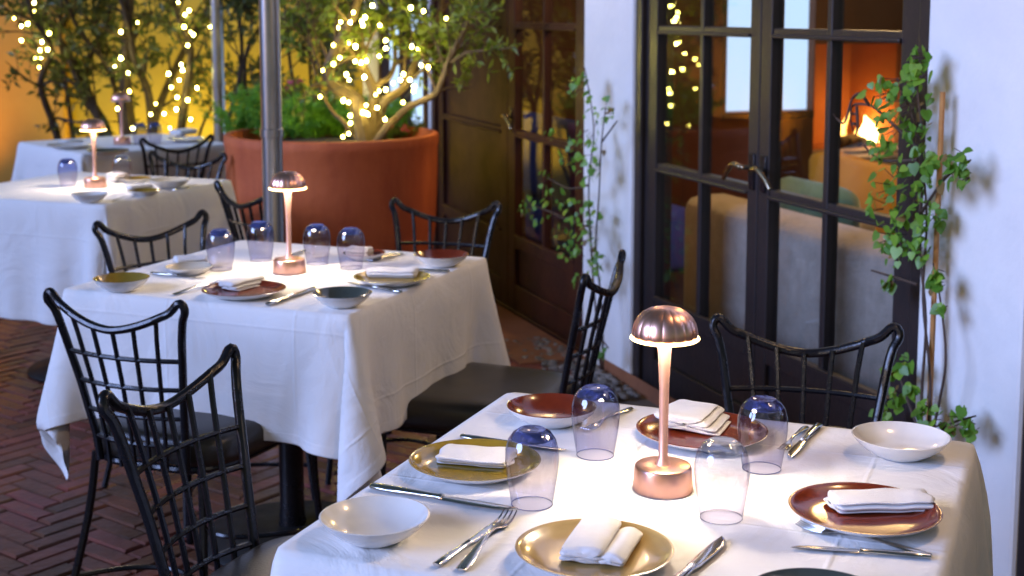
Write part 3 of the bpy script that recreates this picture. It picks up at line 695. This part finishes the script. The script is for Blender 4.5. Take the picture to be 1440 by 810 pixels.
# ------------------------------------------------------------------ napkins
def napkin(px, py, dirpx, L_, W_, layers, label, z=.008, seed=1, roll=False, shift=0., wedge=0., lift=0.):
    layers += 1
    p = at(px, py, TS + z); q = at(px + dirpx[0], py + dirpx[1], TS + z); a = math.atan2(q.y - p.y, q.x - p.x)
    rnd = random.Random(seed); th = .0032
    # cross-section: ribbon centre line folded to and fro (y, z), then extruded along x
    cen = []
    for l in range(layers):
        hw = W_ / 2 - rnd.uniform(0, .006); zc = th * .6 + l * th * 1.25; sgn = 1 if l % 2 == 0 else -1; sh = shift * l
        for t in np.linspace(-1, 1, 9): cen.append((sgn * t * hw + sh, zc + .0012 * math.sin(3 * t + l) + (.004 * (1 - t * t) if l == layers - 1 else .001 * (1 - t * t))))
        if l < layers - 1: cen.append((sgn * (hw + th * .7) + sh, zc + th * .62))
    m = MB(); nx = 14; secs = []
    for i in range(nx):
        t = i / (nx - 1); x = (t - .5) * L_; end = min(t, 1 - t) * (nx - 1)
        hh = th * .5 * (1 if end >= 1 else .8); n_ = len(cen); topb, botb = [], []
        for k, (y, zz) in enumerate(cen):
            y0, z0 = cen[max(k - 1, 0)]; y1, z1 = cen[min(k + 1, n_ - 1)]; ty, tz = y1 - y0, z1 - z0; l_ = math.hypot(ty, tz) + 1e-9
            ny, nz = -tz / l_, ty / l_
            jx = .0025 * mnoise.noise(Vector((k * .35, seed * 3.1, i * .0))) * (6 if end < 1 else 0)
            wz = .0016 * mnoise.noise(Vector((x * 28, y * 28, seed))) * (1 + k / n_) + lift * t * t
            ww = 1 + wedge * (t - .5)
            topb.append(Vector((x + jx, (y + ny * hh) * ww, zz + nz * hh + wz))); botb.append(Vector((x + jx, (y - ny * hh) * ww, zz - nz * hh + wz)))
        secs.append(topb + botb[::-1])
    m.loft(secs)
    o = m.build('napkin', M['napkin'], None, (p.x, p.y, TS + z), a, angle=75, sub=1)
    return tag(o, label, 'napkin', 'folded white napkins')
napkin(672, 647, (100, 8), .118, .075, 3, 'white napkin folded flat on the glossy olive plate of the nearest table', seed=2, shift=-.004)
napkin(990, 598, (40, -34), .11, .085, 5, 'white napkin fanned on the red plate behind the nearest lamp', seed=3, shift=.006, wedge=-.15)
napkin(1237, 712, (100, -2), .145, .058, 3, 'white napkin rolled lengthwise on the red plate at the right', seed=4, z=.009)
napkin(832, 770, (50, -75), .118, .062, 4, 'white napkin folded in two steps on the sand gold plate', seed=5, z=.008)
napkin(874, 775, (50, -75), .108, .040, 2, 'narrow white napkin lying against the stepped one on the sand gold plate', seed=6, z=.009)
napkin(268, 371, (50, -3), .085, .065, 4, 'white napkin on the pale plate of the middle table', seed=7)
napkin(346, 403, (50, -12), .125, .060, 4, 'white napkin lying rumpled on the red plate of the middle table', seed=8, shift=.004)
napkin(553, 387, (50, 1), .135, .075, 3, 'white napkin on the olive plate at the right of the middle table', seed=9)
napkin(506, 360, (50, 2), .07, .06, 5, 'white napkin pile behind the rightmost glass of the middle table', seed=10)
napkin(196, 266, (50, -4), .10, .07, 4, 'white napkin on the olive plate of the leftmost table', seed=11)
napkin(166, 253, (50, 10), .08, .07, 6, 'white napkin pile beside the lamp on the leftmost table', seed=14)
napkin(258, 189, (50, -6), .15, .09, 6, 'white napkin stack on the farthest table', seed=12)
napkin(100, 201, (50, -6), .12, .08, 3, 'white napkin on the left plate of the farthest table', seed=13)

# ------------------------------------------------------------------ cutlery
def ell(x, y, z, w, h, n=12): return [Vector((x, y + w * math.cos(2 * PI * k / n), z + h * math.sin(2 * PI * k / n))) for k in range(n)]
def knife_mesh():
    m = MB(); secs = []
    for x, w_, h_, z in ((0, .0055, .003, .005), (.003, .0078, .0042, .005), (.03, .0085, .0042, .005), (.08, .0068, .0038, .005), (.105, .0056, .0036, .005), (.108, .0072, .0042, .005), (.113, .0072, .0042, .005)): secs.append(ell(x, 0, z, w_, h_))
    m.loft(secs)
    m2 = MB(); secs = []
    for x, y, w_, h_ in ((.111, 0, .005, .002), (.118, 0, .0085, .0012), (.16, .0005, .0095, .0010), (.195, .001, .0090, .0009), (.212, .0028, .0062, .0008), (.221, .0055, .0025, .0007), (.224, .007, .0006, .0005)): secs.append(ell(x, y, .004, w_, h_))
    m2.loft(secs); return m, m2
def fork_mesh():
    m = MB(); secs = []
    for x, w_, h_, z in ((0, .004, .0016, .003), (.004, .0075, .0020, .003), (.03, .0080, .0020, .004), (.07, .0048, .0019, .0075), (.105, .0030, .0019, .0095), (.128, .0034, .0017, .0075), (.140, .0080, .0014, .0050), (.150, .0108, .0011, .0038), (.156, .0112, .0010, .0034)): secs.append(ell(x, 0, z, w_, h_))
    m.loft(secs); m2 = MB()
    for y in (-.0093, -.0031, .0031, .0093):
        m2.tube(spline([(.154, y, .0034), (.170, y, .0030), (.185, y * .96, .0046), (.196, y * .93, .0078)], 4), [.0018 - .00008 * i for i in range(13)], 6)
    return m, m2
def spoon_mesh():
    m = MB(); secs = []
    for x, w_, h_, z in ((0, .004, .0016, .003), (.004, .0075, .0020, .003), (.03, .0080, .0020, .004), (.07, .0048, .0019, .0075), (.105, .0030, .0019, .0095), (.135, .0034, .0017, .006)): secs.append(ell(x, 0, z, w_, h_))
    m.loft(secs); m2 = MB(); m2.lathe([(0, .0012), (.55, .0018), (.85, .0042), (1., .0072), (.95, .0072), (.6, .0032), (0, .0024)], 28, sx=.027, sy=.0175, c=(.158, 0, 0)); return m, m2
CM = {}
for nm, fn_, ps in (('knife', knife_mesh, ('handle', 'blade')), ('fork', fork_mesh, ('handle', 'tines')), ('spoon', spoon_mesh, ('handle', 'spoon_bowl'))):
    a, b = fn_(); CM[nm] = ((ps[0], a.mesh(nm + '_' + ps[0], [M['steel']], True, True, 50)), (ps[1], b.mesh(nm + '_' + ps[1], [M['steel']], True, True, 50)), {'knife': .224, 'fork': .197, 'spoon': .186}[nm])
def cutlery(kind, h, t, label, z=0.):
    a, b = at(*h, TS + .003), at(*t, TS + .003); d = b - a; L_ = d.length
    o = thing(kind, label, kind, (a.x, a.y, TS + .0003 + z), math.atan2(d.y, d.x), 'steel cutlery')
    s = min(1.12, max(.78, L_ / CM[kind][2]))
    mid = (a + b) / 2 - Vector((d.x, d.y, 0)).normalized() * (CM[kind][2] * s / 2); o.location = (mid.x, mid.y, TS + .0003 + z); o.scale = (s, s, s)
    for nm, me in CM[kind][:2]:
        c = bpy.data.objects.new(nm, me); COL.objects.link(c); c.parent = o
cutlery('knife', (522, 685), (725, 718), 'long steel knife lying alone between the white bowl and the olive plate')
cutlery('knife', (614, 795), (702, 734), 'steel knife left of the fork at the near side of the nearest table')
cutlery('fork', (648, 802), (718, 722), 'steel fork with tines towards the glass, near side of the nearest table')
cutlery('knife', (920, 845), (1022, 757), 'steel knife with broad blade, right of the sand gold plate')
cutlery('fork', (1303, 779), (1121, 738), 'steel fork crossing the knife in front of the rolled napkin')
cutlery('knife', (1310, 783), (1112, 768), 'steel knife under the fork in front of the rolled napkin')
cutlery('fork', (1133, 600), (1099, 634), 'steel fork between the far right glass and the white bowl')
cutlery('knife', (1152, 598), (1108, 643), 'steel knife beside the fork, between the far right glass and the white bowl')
cutlery('knife', (648, 614), (795, 634), 'steel knife half hidden behind the olive plate of the nearest table')
cutlery('fork', (888, 573), (822, 606), 'steel fork half hidden behind the glass and the red bowl')
cutlery('fork', (243, 414), (312, 396), 'steel fork left of the red plate on the middle table')
cutlery('knife', (376, 429), (446, 404), 'steel knife right of the red plate on the middle table')
cutlery('knife', (564, 411), (490, 397), 'steel knife between the dark bowl and the olive plate on the middle table')
cutlery('knife', (632, 382), (528, 377), 'steel knife behind the olive plate on the middle table')
cutlery('fork', (566, 356), (520, 368), 'steel fork left of the red bowl on the middle table')
cutlery('spoon', (556, 356), (510, 366), 'steel spoon beside the fork, left of the red bowl on the middle table')
cutlery('knife', (212, 384), (288, 391), 'steel knife right of the olive green bowl on the middle table')
cutlery('knife', (428, 353), (388, 366), 'steel knife behind the lamp on the middle table')
cutlery('fork', (158, 282), (190, 275), 'steel fork right of the white bowl on the leftmost table')
cutlery('knife', (262, 264), (228, 270), 'steel knife at the right edge of the leftmost table')
cutlery('knife', (72, 207), (88, 199), 'steel knife at the left of the farthest table')

# ------------------------------------------------------------------ poles
def pole(px, Y, r, lab):
    p = atY(px, 100, Y); t = thing('steel_pole', lab, 'pole', (p.x, p.y, 0), 0, 'round steel patio poles')
    m = MB(); m.lathe([(r, .02), (r, 3.3)], 32); m.build('shaft', M['pole'], t)
    m = MB(); m.lathe([(0, 0), (.22, 0), (.22, .012), (.06, .022), (r + .012, .03), (r + .012, .16), (r + .001, .165)], 32); m.build('foot', M['pole'], t)
    m = MB(); m.lathe([(r + .001, 1.02), (r + .004, 1.022), (r + .004, 1.05), (r + .001, 1.052)], 32); m.build('collar', M['pole'], t)
pole(380.5, 4.86, .0365, 'thick steel pole behind the middle table, in front of the planter')
pole(307, 8.12, .0365, 'steel pole between the farthest table and the planter')

# ------------------------------------------------------------------ planter
pl = at(467, 187, .89); PR = size_at(pl, 300) / 2
planter = thing('planter', 'huge round terracotta planter holding the lit olive tree', 'planter', (pl.x, pl.y, 0))
m = MB(); R = PR
m.lathe([(0, .0), (.72 * R, 0), (.78 * R, .02), (.90 * R, .2), (.965 * R, .45), (.985 * R, .70), (.99 * R, .83), (1.0 * R, .845), (1.0 * R, .885), (.985 * R, .892), (.94 * R, .892), (.925 * R, .88), (.92 * R, .78)], 96)
m.build('pot', M['terracotta'], planter, angle=50)
m = MB(); m.lathe([(0, .86), (.3 * R, .858), (.7 * R, .84), (.925 * R, .82)], 48, wob=lambda a, z: 1 + .01 * math.sin(9 * a)); m.build('soil', M['soil'], planter)

# ------------------------------------------------------------------ foliage helpers
def leaf(mb, p, d, L_, w_, mi=0, curl=.15):
    d = d.normalized(); s = d.cross(Vector((random.uniform(-1, 1), random.uniform(-1, 1), random.uniform(-1, 1))))
    if s.length < 1e-4: s = d.orthogonal()
    s.normalize(); n = s.cross(d); m_ = p + d * (.5 * L_) - n * (curl * L_ * .3)
    tip = p + d * L_ - n * (curl * L_)
    mb.add([p, m_ + s * w_ + n * w_ * .3, tip, m_ - s * w_ + n * w_ * .3, m_], [(0, 4, 1), (1, 4, 2), (2, 4, 3), (3, 4, 0)], mi)
IVY = [(0, 0), (.26, -.10), (.47, .10), (.46, .36), (.27, .68), (0, 1.0), (-.27, .68), (-.46, .36), (-.47, .10), (-.26, -.10)]
def ivyleaf(mb, p, face, down, size, mi=0):
    y = (down - face * down.dot(face)); y = y.normalized() if y.length > 1e-3 else face.orthogonal().normalized(); x = y.cross(face)
    k = random.uniform(-.12, .22)
    vs = [p + y * (.35 * size)] + [p + x * (u * size) + y * (v * size) + face * (-k * size * (abs(u) * 1.2 + (v - .3) ** 2)) for u, v in IVY]
    mb.add(vs, [(0, i, i % 10 + 1) for i in range(1, 11)], mi)
def rvec(): return Vector((random.gauss(0, 1), random.gauss(0, 1), random.gauss(0, 1))).normalized()
def branches(mb, lv, path, r0, r1, nsub, sublen, depth, nleaf, leafL, leafW, up=.25, rnd=random):
    pts = spline(path, 5) if len(path) > 2 else [path[0].lerp(path[1], i / 5) for i in range(6)]
    n = len(pts); rs = [r0 + (r1 - r0) * i / (n - 1) for i in range(n)]
    mb.tube(pts, rs, 7 if r0 > .01 else 5)
    tips = []
    for _ in range(nsub):
        t = rnd.uniform(.42, 1); i = min(n - 1, int(t * (n - 1))); p = pts[i]
        tang = (pts[min(i + 1, n - 1)] - pts[max(i - 1, 0)]).normalized()
        d = (tang * .7 + rvec() * .85 + Vector((0, 0, up))).normalized(); L_ = sublen * rnd.uniform(.55, 1.15)
        q1 = p + d * L_ * .5 + rvec() * L_ * .08; q2 = p + d * L_ + Vector((0, 0, -.08 * L_)) + rvec() * L_ * .15
        if depth > 0: branches(mb, lv, [p, q1, q2], max(.003, rs[i] * .5), .002, max(2, nsub // 2), sublen * .6, depth - 1, nleaf, leafL, leafW, up)
        else:
            tw = spline([p, q1, q2], 4); mb.tube(tw, [.0028, .0026, .0024, .0022, .002, .0018, .0016, .0014, .0012][:len(tw)], 4)
            for k in range(nleaf):
                s = rnd.uniform(.15, 1); j = min(len(tw) - 1, int(s * (len(tw) - 1))); tg = (tw[min(j + 1, len(tw) - 1)] - tw[max(j - 1, 0)]).normalized()
                leaf(lv, tw[j] + rvec() * .006, tg * .6 + rvec() * .8, leafL * rnd.uniform(.6, 1.2), leafW * rnd.uniform(.7, 1.2))
def tree(name, label, cat, base, paths, r0, leafmat, barkmat, nsub, sublen, nleaf, leafL, leafW, depth=1, seed=1, group=None):
    random.seed(seed); t = thing(name, label, cat, base, 0, group); tk, br, lv = MB(), MB(), MB(); b = Vector(base)
    for k, (pts, rr) in enumerate(paths):
        P_ = [Vector(p) - b for p in pts]; br2 = MB()
        branches(br2, lv, P_, r0 * rr, r0 * rr * .45, nsub, sublen, depth, nleaf, leafL, leafW)
        tk.add(br2.v, br2.f)
    tk.build('trunk', barkmat, t, recalc=False)
    lv.build('crown', leafmat, t, recalc=False, smooth=False)
    return t
def pxpath(lst, Y, dy=0.):
    return [atY(x, y, Y + dy * i) for i, (x, y) in enumerate(lst)]
YT = 8.55
def gb(px): q = atY(px, 230, YT); return Vector((q.x, YT, 0))
def shrub(label, basepx, plist, seed, nsub, nleaf, Y=YT, sublen=.34, leafL=.072, leafW=.0125, lm='leafdark', r=.035):
    q = atY(basepx, 230, Y); base = Vector((q.x, Y, 0)); paths = []
    for k, (lst, rr) in enumerate(plist):
        pts = [base + Vector((0, 0, .0)), base.lerp(atY(*lst[0], Y), .6) + Vector((.02 * k, 0, 0))] + pxpath(lst, Y, .05 if k % 2 else -.06)
        paths.append((pts, rr))
    return tree('olive_shrub', label, 'shrub', base, paths, r, M[lm], M['bark'], nsub, sublen, nleaf, leafL, leafW, seed=seed, group='dark shrubs hung with string lights')
shrub('gnarled dark shrub at the far left with a cluster of lights high on its trunk', 90, [
    ([(80, 190), (62, 140), (58, 110), (72, 70), (45, 20), (35, -25)], .8), ([(150, 190), (118, 130), (95, 75), (60, 30), (30, 5)], 1.25), ([(100, 170), (85, 60), (87, 0), (92, -30)], .5),
    ([(140, 170), (120, 100), (150, 40), (160, -30)], .6), ([(70, 170), (110, 172), (140, 165)], .4)], 21, 8, 8)
shrub('dark upright shrub behind the farthest lamp, lights up its trunk', 180, [
    ([(182, 190), (176, 120), (178, 60), (182, 10), (180, -30)], 1.5), ([(160, 120), (140, 70), (135, 10)], .5), ([(178, 130), (150, 90), (110, 40), (90, -10)], .7)], 22, 8, 8)
shrub('dark branching shrub left of the thin steel pole, strung with many lights', 222, [
    ([(214, 185), (208, 130), (190, 85), (182, 40), (165, -20)], 1.0), ([(216, 180), (236, 120), (262, 65), (290, 15), (300, -20)], .9), ([(254, 190), (262, 130), (268, 70), (250, 20), (240, -20)], 1.0),
    ([(280, 190), (300, 150), (330, 130)], .4)], 23, 8, 8)
shrub('loose dark shrub between the two steel poles, behind the planter', 345, [
    ([(318, 190), (335, 120), (340, 60), (330, 0)], .6), ([(350, 180), (365, 110), (400, 60), (420, 0)], .6), ([(350, 170), (345, 80), (375, 20), (380, -30)], .5)], 24, 8, 8, Y=8.4)
shrub('loose olive shrub on the ochre wall right of the thick steel pole', 440, [
    ([(440, 170), (436, 100), (434, 40), (432, -10)], .4), ([(450, 170), (415, 120), (405, 60), (400, 0)], .5), ([(455, 160), (470, 90), (460, 20)], .5)], 25, 8, 9, Y=8.6)
# the planter tree
YP = pl.y
tb = Vector((at(517, 187, .86).x * YP / at(517, 187, .86).y, YP, .84))
pp = lambda l, dy=0.: [tb + Vector((0, 0, -.05)), tb.lerp(atY(*l[0], YP + dy * .3), .7)] + pxpath(l, YP, dy / max(1, len(l)))
tree('olive_tree', 'pale stemmed olive tree in the terracotta planter, wrapped in glowing string lights', 'tree', tb, [
    (pp([(558, 166), (575, 150), (611, 133), (622, 112), (635, 77), (650, 50), (661, 18), (664, -20)], -.25), .62),
    (pp([(542, 142), (570, 121), (587, 80), (608, 47), (617, 18), (628, -20)], .25), .8),
    (pp([(526, 130), (508, 85), (503, 45), (498, 18), (488, -20)], .1), .9),
    (pp([(500, 140), (462, 112), (472, 70), (495, 25), (505, -10)], -.15), 1.25),
    (pp([(470, 160), (452, 130), (442, 95), (434, 60), (432, 0)], -.1), .35),
    (pp([(530, 120), (548, 108), (556, 80), (552, 30), (560, -20)], .3), .5)],
    
    .034, M['leafmid'], M['palebark'], 11, .30, 11, .055, .0095, seed=31)
# planting in the pot
def fern(px, py, n, hgt, spread, label, mt='fern', seed=1, flowers=0):
    random.seed(seed); q = at(px, py, .86); t = thing('flowering_plant' if flowers else 'feathery_plant', label, 'plant', q, 0, 'plants in the terracotta planter')
    lv, fl = MB(), MB()
    for i in range(n):
        d = Vector((random.gauss(0, spread), random.gauss(0, spread), 1)).normalized(); L_ = hgt * random.uniform(.5, 1.1); b = Vector((random.gauss(0, .06), random.gauss(0, .05), 0))
        pts = spline([b, b + d * L_ * .5, b + d * L_ + Vector((d.x, d.y, -.15)) * L_ * .3], 4)
        lv.tube(pts, .0016, 4)
        for p in pts[1:]:
            for _ in range(7): leaf(lv, p + rvec() * .004, d * .5 + rvec(), random.uniform(.018, .04), .0035)
        if flowers and i % flowers == 0:
            for _ in range(9): leaf(fl, pts[-1] + rvec() * .005, rvec() + Vector((0, 0, .3)), .026, .010)
    lv.build('foliage', M[mt], t, recalc=False, smooth=False)
    if flowers: fl.build('flowers', M['petal'], t, recalc=False, smooth=False)
fern(345, 188, 55, .22, .45, 'bright feathery green plant at the left rim of the planter', seed=1)
fern(415, 192, 70, .22, .45, 'bright feathery green plant right of the thick steel pole', seed=2)
fern(447, 190, 55, .20, .45, 'feathery green plant in the middle front of the planter', seed=3)
fern(405, 176, 40, .26, .3, 'pink flowered plant just right of the thick steel pole', 'leafmid', 4, 3)
fern(437, 178, 40, .2, .35, 'pink flowered plant behind the middle greenery of the planter', 'leafmid', 5, 4)
fern(545, 186, 55, .17, .5, 'bright green plant under the low branch of the planter tree', seed=6)
fern(525, 192, 26, .06, .6, 'low plant with red pink flowers at the front rim of the planter', 'leafmid', 7, 3)
fern(566, 188, 22, .07, .6, 'low plant with red pink flowers at the right rim of the planter', 'leafmid', 8, 3)
fern(485, 190, 45, .13, .5, 'low bright plant under the trunk of the planter tree', seed=9)

# ------------------------------------------------------------------ string lights
bulb_me = None
def bulb_mesh(mn):
    m = MB(); m.lathe([(0, -.0095), (.005, -.008), (.0085, -.003), (.0092, .002), (.007, .008), (.0045, .011), (0, .0115)], 16); return m.mesh('bulb', [M[mn]])
def strings(label, plist, Y, seed, jit=.08):
    global bulb_me
    random.seed(seed); bulb_me = bulb_me or [bulb_mesh(q) for q in ('bulbdim', 'bulb', 'bulbhot')]
    pts = [atY(x, y, Y + random.uniform(-jit, jit)) for x, y in plist]
    c = pts[0].copy(); t = thing('string_lights', label, 'string lights', c, 0, 'warm string lights')
    cord = []
    for i in range(len(pts) - 1):
        a, b = pts[i] - c, pts[i + 1] - c
        if (b - a).length > 1.0: continue
        for k in range(5): f = k / 5; cord.append(a.lerp(b, f) + Vector((0, .012, .014 - .05 * (b - a).length * 4 * f * (1 - f))))
    cord.append(pts[-1] - c)
    m = MB(); m.tube(cord, .0016, 4); m.build('cord', M['cable'], t)
    for p in pts:
        o = bpy.data.objects.new('bulb', bulb_me[random.choice((0, 1, 1, 1, 2))]); COL.objects.link(o); o.location = p - c; o.parent = t; k = random.uniform(.62, .95); o.scale = (k, k, k)
strings('warm string lights bunched on the trunk of the far left shrub', [(48, 4), (48, 17), (20, 26), (30, 37), (39, 34), (30, 57), (63, 46), (69, 47), (59, 59), (67, 70), (56, 71), (50, 83), (57, 81), (55, 95), (67, 86), (75, 88)], 8.42, 1)
strings('warm string lights climbing the upright shrub behind the farthest lamp', [(182, 33), (192, 32), (170, 45), (170, 82), (161, 95), (180, 103), (182, 129), (165, 153), (187, 181)], 8.40, 2)
strings('warm string lights spread over the shrub left of the thin steel pole', [(250, 3), (250, 12), (266, 15), (260, 21), (253, 28), (259, 38), (268, 45), (295, 38), (272, 49), (264, 64), (255, 91), (257, 99), (252, 113), (277, 124), (241, 123), (237, 104),
    (249, 137), (264, 141), (248, 154), (268, 168), (231, 160), (219, 146), (212, 161), (239, 180)], 8.40, 3)
Z2 = [(395, 60), (485, 28), (440, 122), (435, 103), (450, 83), (380, 107), (335, 105), (320, 132), (370, 205), (405, 222), (300, 215), (330, 275), (250, 335), (300, 305), (362, 355), (375, 380), (403, 292), (430, 298), (455, 290), (447, 367), (237, 460),
      (347, 478), (372, 487), (380, 550), (380, 585), (345, 650), (372, 635), (440, 535), (465, 545), (458, 540), (455, 500), (500, 450), (515, 433), (548, 427), (507, 512), (545, 567), (583, 396), (618, 380), (632, 353), (548, 193), (548, 230), (517, 268), (520, 120), (667, 38), (728, 54), (835, 88),
      (703, 233), (672, 222), (717, 310), (750, 320), (662, 380), (683, 412), (680, 432), (630, 487)]
strings('warm string lights wound thickly round the olive tree in the planter', [(x / 3.375 + 380, y / 3.375) for x, y in Z2], YP - .12, 4, .14)

# ------------------------------------------------------------------ climbing vines
def vine(label, clusters, stems, off, seed, per=1.0):
    random.seed(seed); base = Wpt(*stems[0][0], off); base.z = 0
    t = thing('climbing_vine', label, 'vine', base, 0, 'climbing vines on the restaurant wall'); st, lv = MB(), MB()
    mpp = size_at(Wpt(*clusters[0][:2], off), 1)
    for l in stems:
        pts = spline([Wpt(x, y, off + random.uniform(-.02, .02)) - base for x, y in l], 5); st.tube(pts, [.0045 - .0025 * i / len(pts) for i in range(len(pts))], 6)
    for (x, y, r) in clusters:
        c = Wpt(x, y, off) - base; rr = r * mpp
        for _ in range(int(per * (5 + r * .62))):
            d = rvec(); p = c + SD * d.x * rr + Vector((0, 0, d.z * rr)) + ND * (d.y * min(rr, .06) - .02)
            face = (-ND * 1.0 + rvec() * .75 + Vector((0, 0, .35))).normalized(); dn = (Vector((0, 0, -1)) + rvec() * .8)
            ivyleaf(lv, p, face, dn, random.uniform(.012, .036), 1 if random.random() < .05 else 0)
            if random.random() < .35: st.tube([p, p + (c - p) * .6 + ND * .01], .0011, 4)
    st.build('stems', M['twig'], t); lv.build('leaves', [M['leafvine'], M['deadleaf']], t, recalc=False, smooth=True)
vine('leafy green climber on a wooden stake at the right of the near french doors', [(1303, 78, 14), (1300, 100, 16), (1270, 112, 24), (1248, 130, 22), (1290, 140, 28), (1262, 180, 28), (1246, 206, 18), (1300, 190, 20), (1330, 238, 22), (1358, 222, 16), (1362, 245, 12), (1300, 240, 32), (1262, 262, 32), (1250, 292, 22),
     (1290, 285, 28), (1310, 300, 22), (1280, 330, 26), (1256, 332, 16), (1268, 352, 18), (1300, 345, 18), (1255, 392, 10), (1328, 385, 9), (1325, 400, 8), (1262, 520, 12), (1278, 508, 14), (1265, 556, 18), (1250, 580, 12), (1325, 592, 22), (1358, 588, 18), (1372, 600, 10), (1310, 578, 14), (1290, 548, 8), (1330, 430, 5)],
     [[(1297, 680), (1296, 560), (1302, 450), (1292, 330), (1300, 220), (1290, 120), (1304, 70)], [(1300, 690), (1308, 540), (1298, 420), (1303, 300), (1290, 190), (1262, 110)], [(1299, 660), (1322, 560), (1330, 500), (1322, 420), (1312, 370)],
      [(1295, 300), (1330, 250), (1365, 225)], [(1292, 210), (1240, 160), (1222, 148), (1200, 148), (1196, 165), (1200, 185)], [(1222, 148), (1210, 132), (1198, 140), (1188, 172), (1178, 168), (1172, 160)], [(1205, 150), (1206, 180), (1203, 190)], [(1199, 160), (1207, 161)], [(1200, 174), (1207, 175)],
      [(1290, 225), (1240, 225), (1215, 205)], [(1300, 640), (1330, 600), (1372, 585)], [(1290, 400), (1225, 380)], [(1298, 620), (1275, 560), (1262, 520)]], -.07, 41, 1.05)
vine('leafy green climber on the white pier between the two french doors', [(822, 105, 10), (820, 122, 16), (846, 152, 22), (830, 182, 20), (812, 212, 22), (838, 216, 18), (862, 160, 10), (803, 218, 12), (834, 242, 16), (770, 250, 12), (752, 286, 12), (785, 276, 16), (815, 292, 16), (842, 236, 8), (830, 336, 20),
     (800, 322, 20), (766, 302, 16), (745, 292, 10), (838, 382, 16), (850, 362, 12), (824, 392, 12), (800, 352, 12), (850, 488, 8), (780, 188, 8), (834, 300, 18), (820, 366, 14), (838, 330, 16)],
     [[(845, 520), (838, 440), (832, 360), (828, 260), (835, 180), (822, 95)], [(848, 520), (846, 430), (838, 350), (842, 280), (846, 200), (852, 150)], [(832, 320), (800, 310), (760, 292), (745, 288)], [(828, 260), (800, 265), (770, 250)], [(840, 470), (856, 490)], [(846, 200), (868, 170)]], -.11, 42, .75)
sb = Wpt(1303, 640, -.05)
stake = MB(); z0s = 0; topz = Wpt(1309, 128, -.05).z
stake.tube([(0, 0, -.05), (.003, 0, .5), (.006, .0, topz)], [.0078, .0075, .007], 8)
tag(stake.build('garden_stake', M['stake'], None, (sb.x, sb.y, 0)), 'thin brown wooden stake standing in the climber beside the near doors', 'stake')
# pebbles and dry litter at the foot of the wall
random.seed(5); pb = MB()
for _ in range(420):
    s, n_ = random.uniform(-.75, .25), -abs(random.gauss(0, .13)) - .02
    c = wl(s, n_, .0); r = random.uniform(.006, .02)
    pb.lathe([(0, -.3 * r), (r * .8, 0), (r, .35 * r), (r * .7, .8 * r), (0, r)], 6, c=c, sx=random.uniform(.7, 1.3), sy=random.uniform(.7, 1.3))
tag(pb.build('gravel', M['pebble']), 'loose pebbles along the foot of the white pier', 'gravel', kind='stuff')

# ------------------------------------------------------------------ camera
cam = bpy.data.cameras.new('camera'); co = bpy.data.objects.new('camera', cam); COL.objects.link(co)
co.location = (0, 0, H); co.rotation_euler = (PI / 2 - TH, 0, 0)
cam.sensor_width = 36; cam.lens = 36 * F / 1440; cam.shift_y = -(CY - PPY) / 1440; cam.clip_end = 300; cam.clip_start = .05
cam.dof.use_dof = True; cam.dof.focus_distance = 2.25; cam.dof.aperture_fstop = 6.0; cam.dof.aperture_blades = 0
scene.camera = co

# ------------------------------------------------------------------ light
wd = bpy.data.worlds.new('World'); scene.world = wd; wd.use_nodes = True
nt = wd.node_tree; bg = nt.nodes['Background']; sky = nt.nodes.new('ShaderNodeTexSky'); sky.sky_type = 'NISHITA'; sky.sun_disc = False
SUN_EL, SUN_AZ = math.radians(18), (-.86, -.42)               # light falls from the camera's left, behind
sky.sun_elevation = math.radians(6); sky.sun_rotation = math.atan2(SUN_AZ[0], SUN_AZ[1])
nt.links.new(sky.outputs[0], bg.inputs[0]); bg.inputs[1].default_value = .065
def light(kind, name, loc, energy, col, **kw):
    l = bpy.data.lights.new(name, kind); l.energy = energy; l.color = col
    for k, v in kw.items(): setattr(l, k, v)
    o = bpy.data.objects.new(name, l); COL.objects.link(o); o.location = loc; return o
sun = light('SUN', 'sun', (-4, -2, 4), 3.5, (.36, .50, 1.), angle=math.radians(30))
d = Vector((-SUN_AZ[0] * math.cos(SUN_EL), -SUN_AZ[1] * math.cos(SUN_EL), -math.sin(SUN_EL)))
sun.rotation_euler = d.to_track_quat('-Z', 'Y').to_euler()
warm = (1., .50, .14)
for k, (x, e) in enumerate(((-5.0, 60), (-3.9, 60), (-2.6, 34), (-2.0, 34), (-1.4, 40))):
    o = light('SPOT', 'garden_uplight', (x, 8.9, .1), e, (1., .50, .09) if k < 2 else (1., .80, .10), shadow_soft_size=.05, spot_size=math.radians(110), spot_blend=.9)
    o.rotation_euler = Vector((0, .36, 1.0)).to_track_quat('-Z', 'Y').to_euler()
light('POINT', 'fire_glow', wl(SE - .32, (fn(1185) + fn(1225)) / 2, fz0 + .22), 4, (1., .42, .09), shadow_soft_size=.06)
light('POINT', 'room_lamp', wl(.25, 1.0, 2.3), 75, (1., .62, .25), shadow_soft_size=.15)
light('POINT', 'door_lantern', wl(-.15, -.18, 2.25), 9, (1., .62, .25), shadow_soft_size=.07)
light('POINT', 'warm_fill', wl(3.3, -.55, 2.3), 22, (1., .62, .30), shadow_soft_size=.07)  # unseen warm fill added for the right-hand sides of the tables

scene.view_settings.view_transform = 'Standard'; scene.view_settings.look = 'None'; scene.view_settings.exposure = .5; scene.view_settings.gamma = 1
scene.cycles.use_denoising = True; scene.cycles.max_bounces = 10; scene.cycles.transparent_max_bounces = 24; scene.cycles.glossy_bounces = 5
scene.cycles.sample_clamp_indirect = 6; scene.cycles.caustics_reflective = False; scene.cycles.caustics_refractive = False
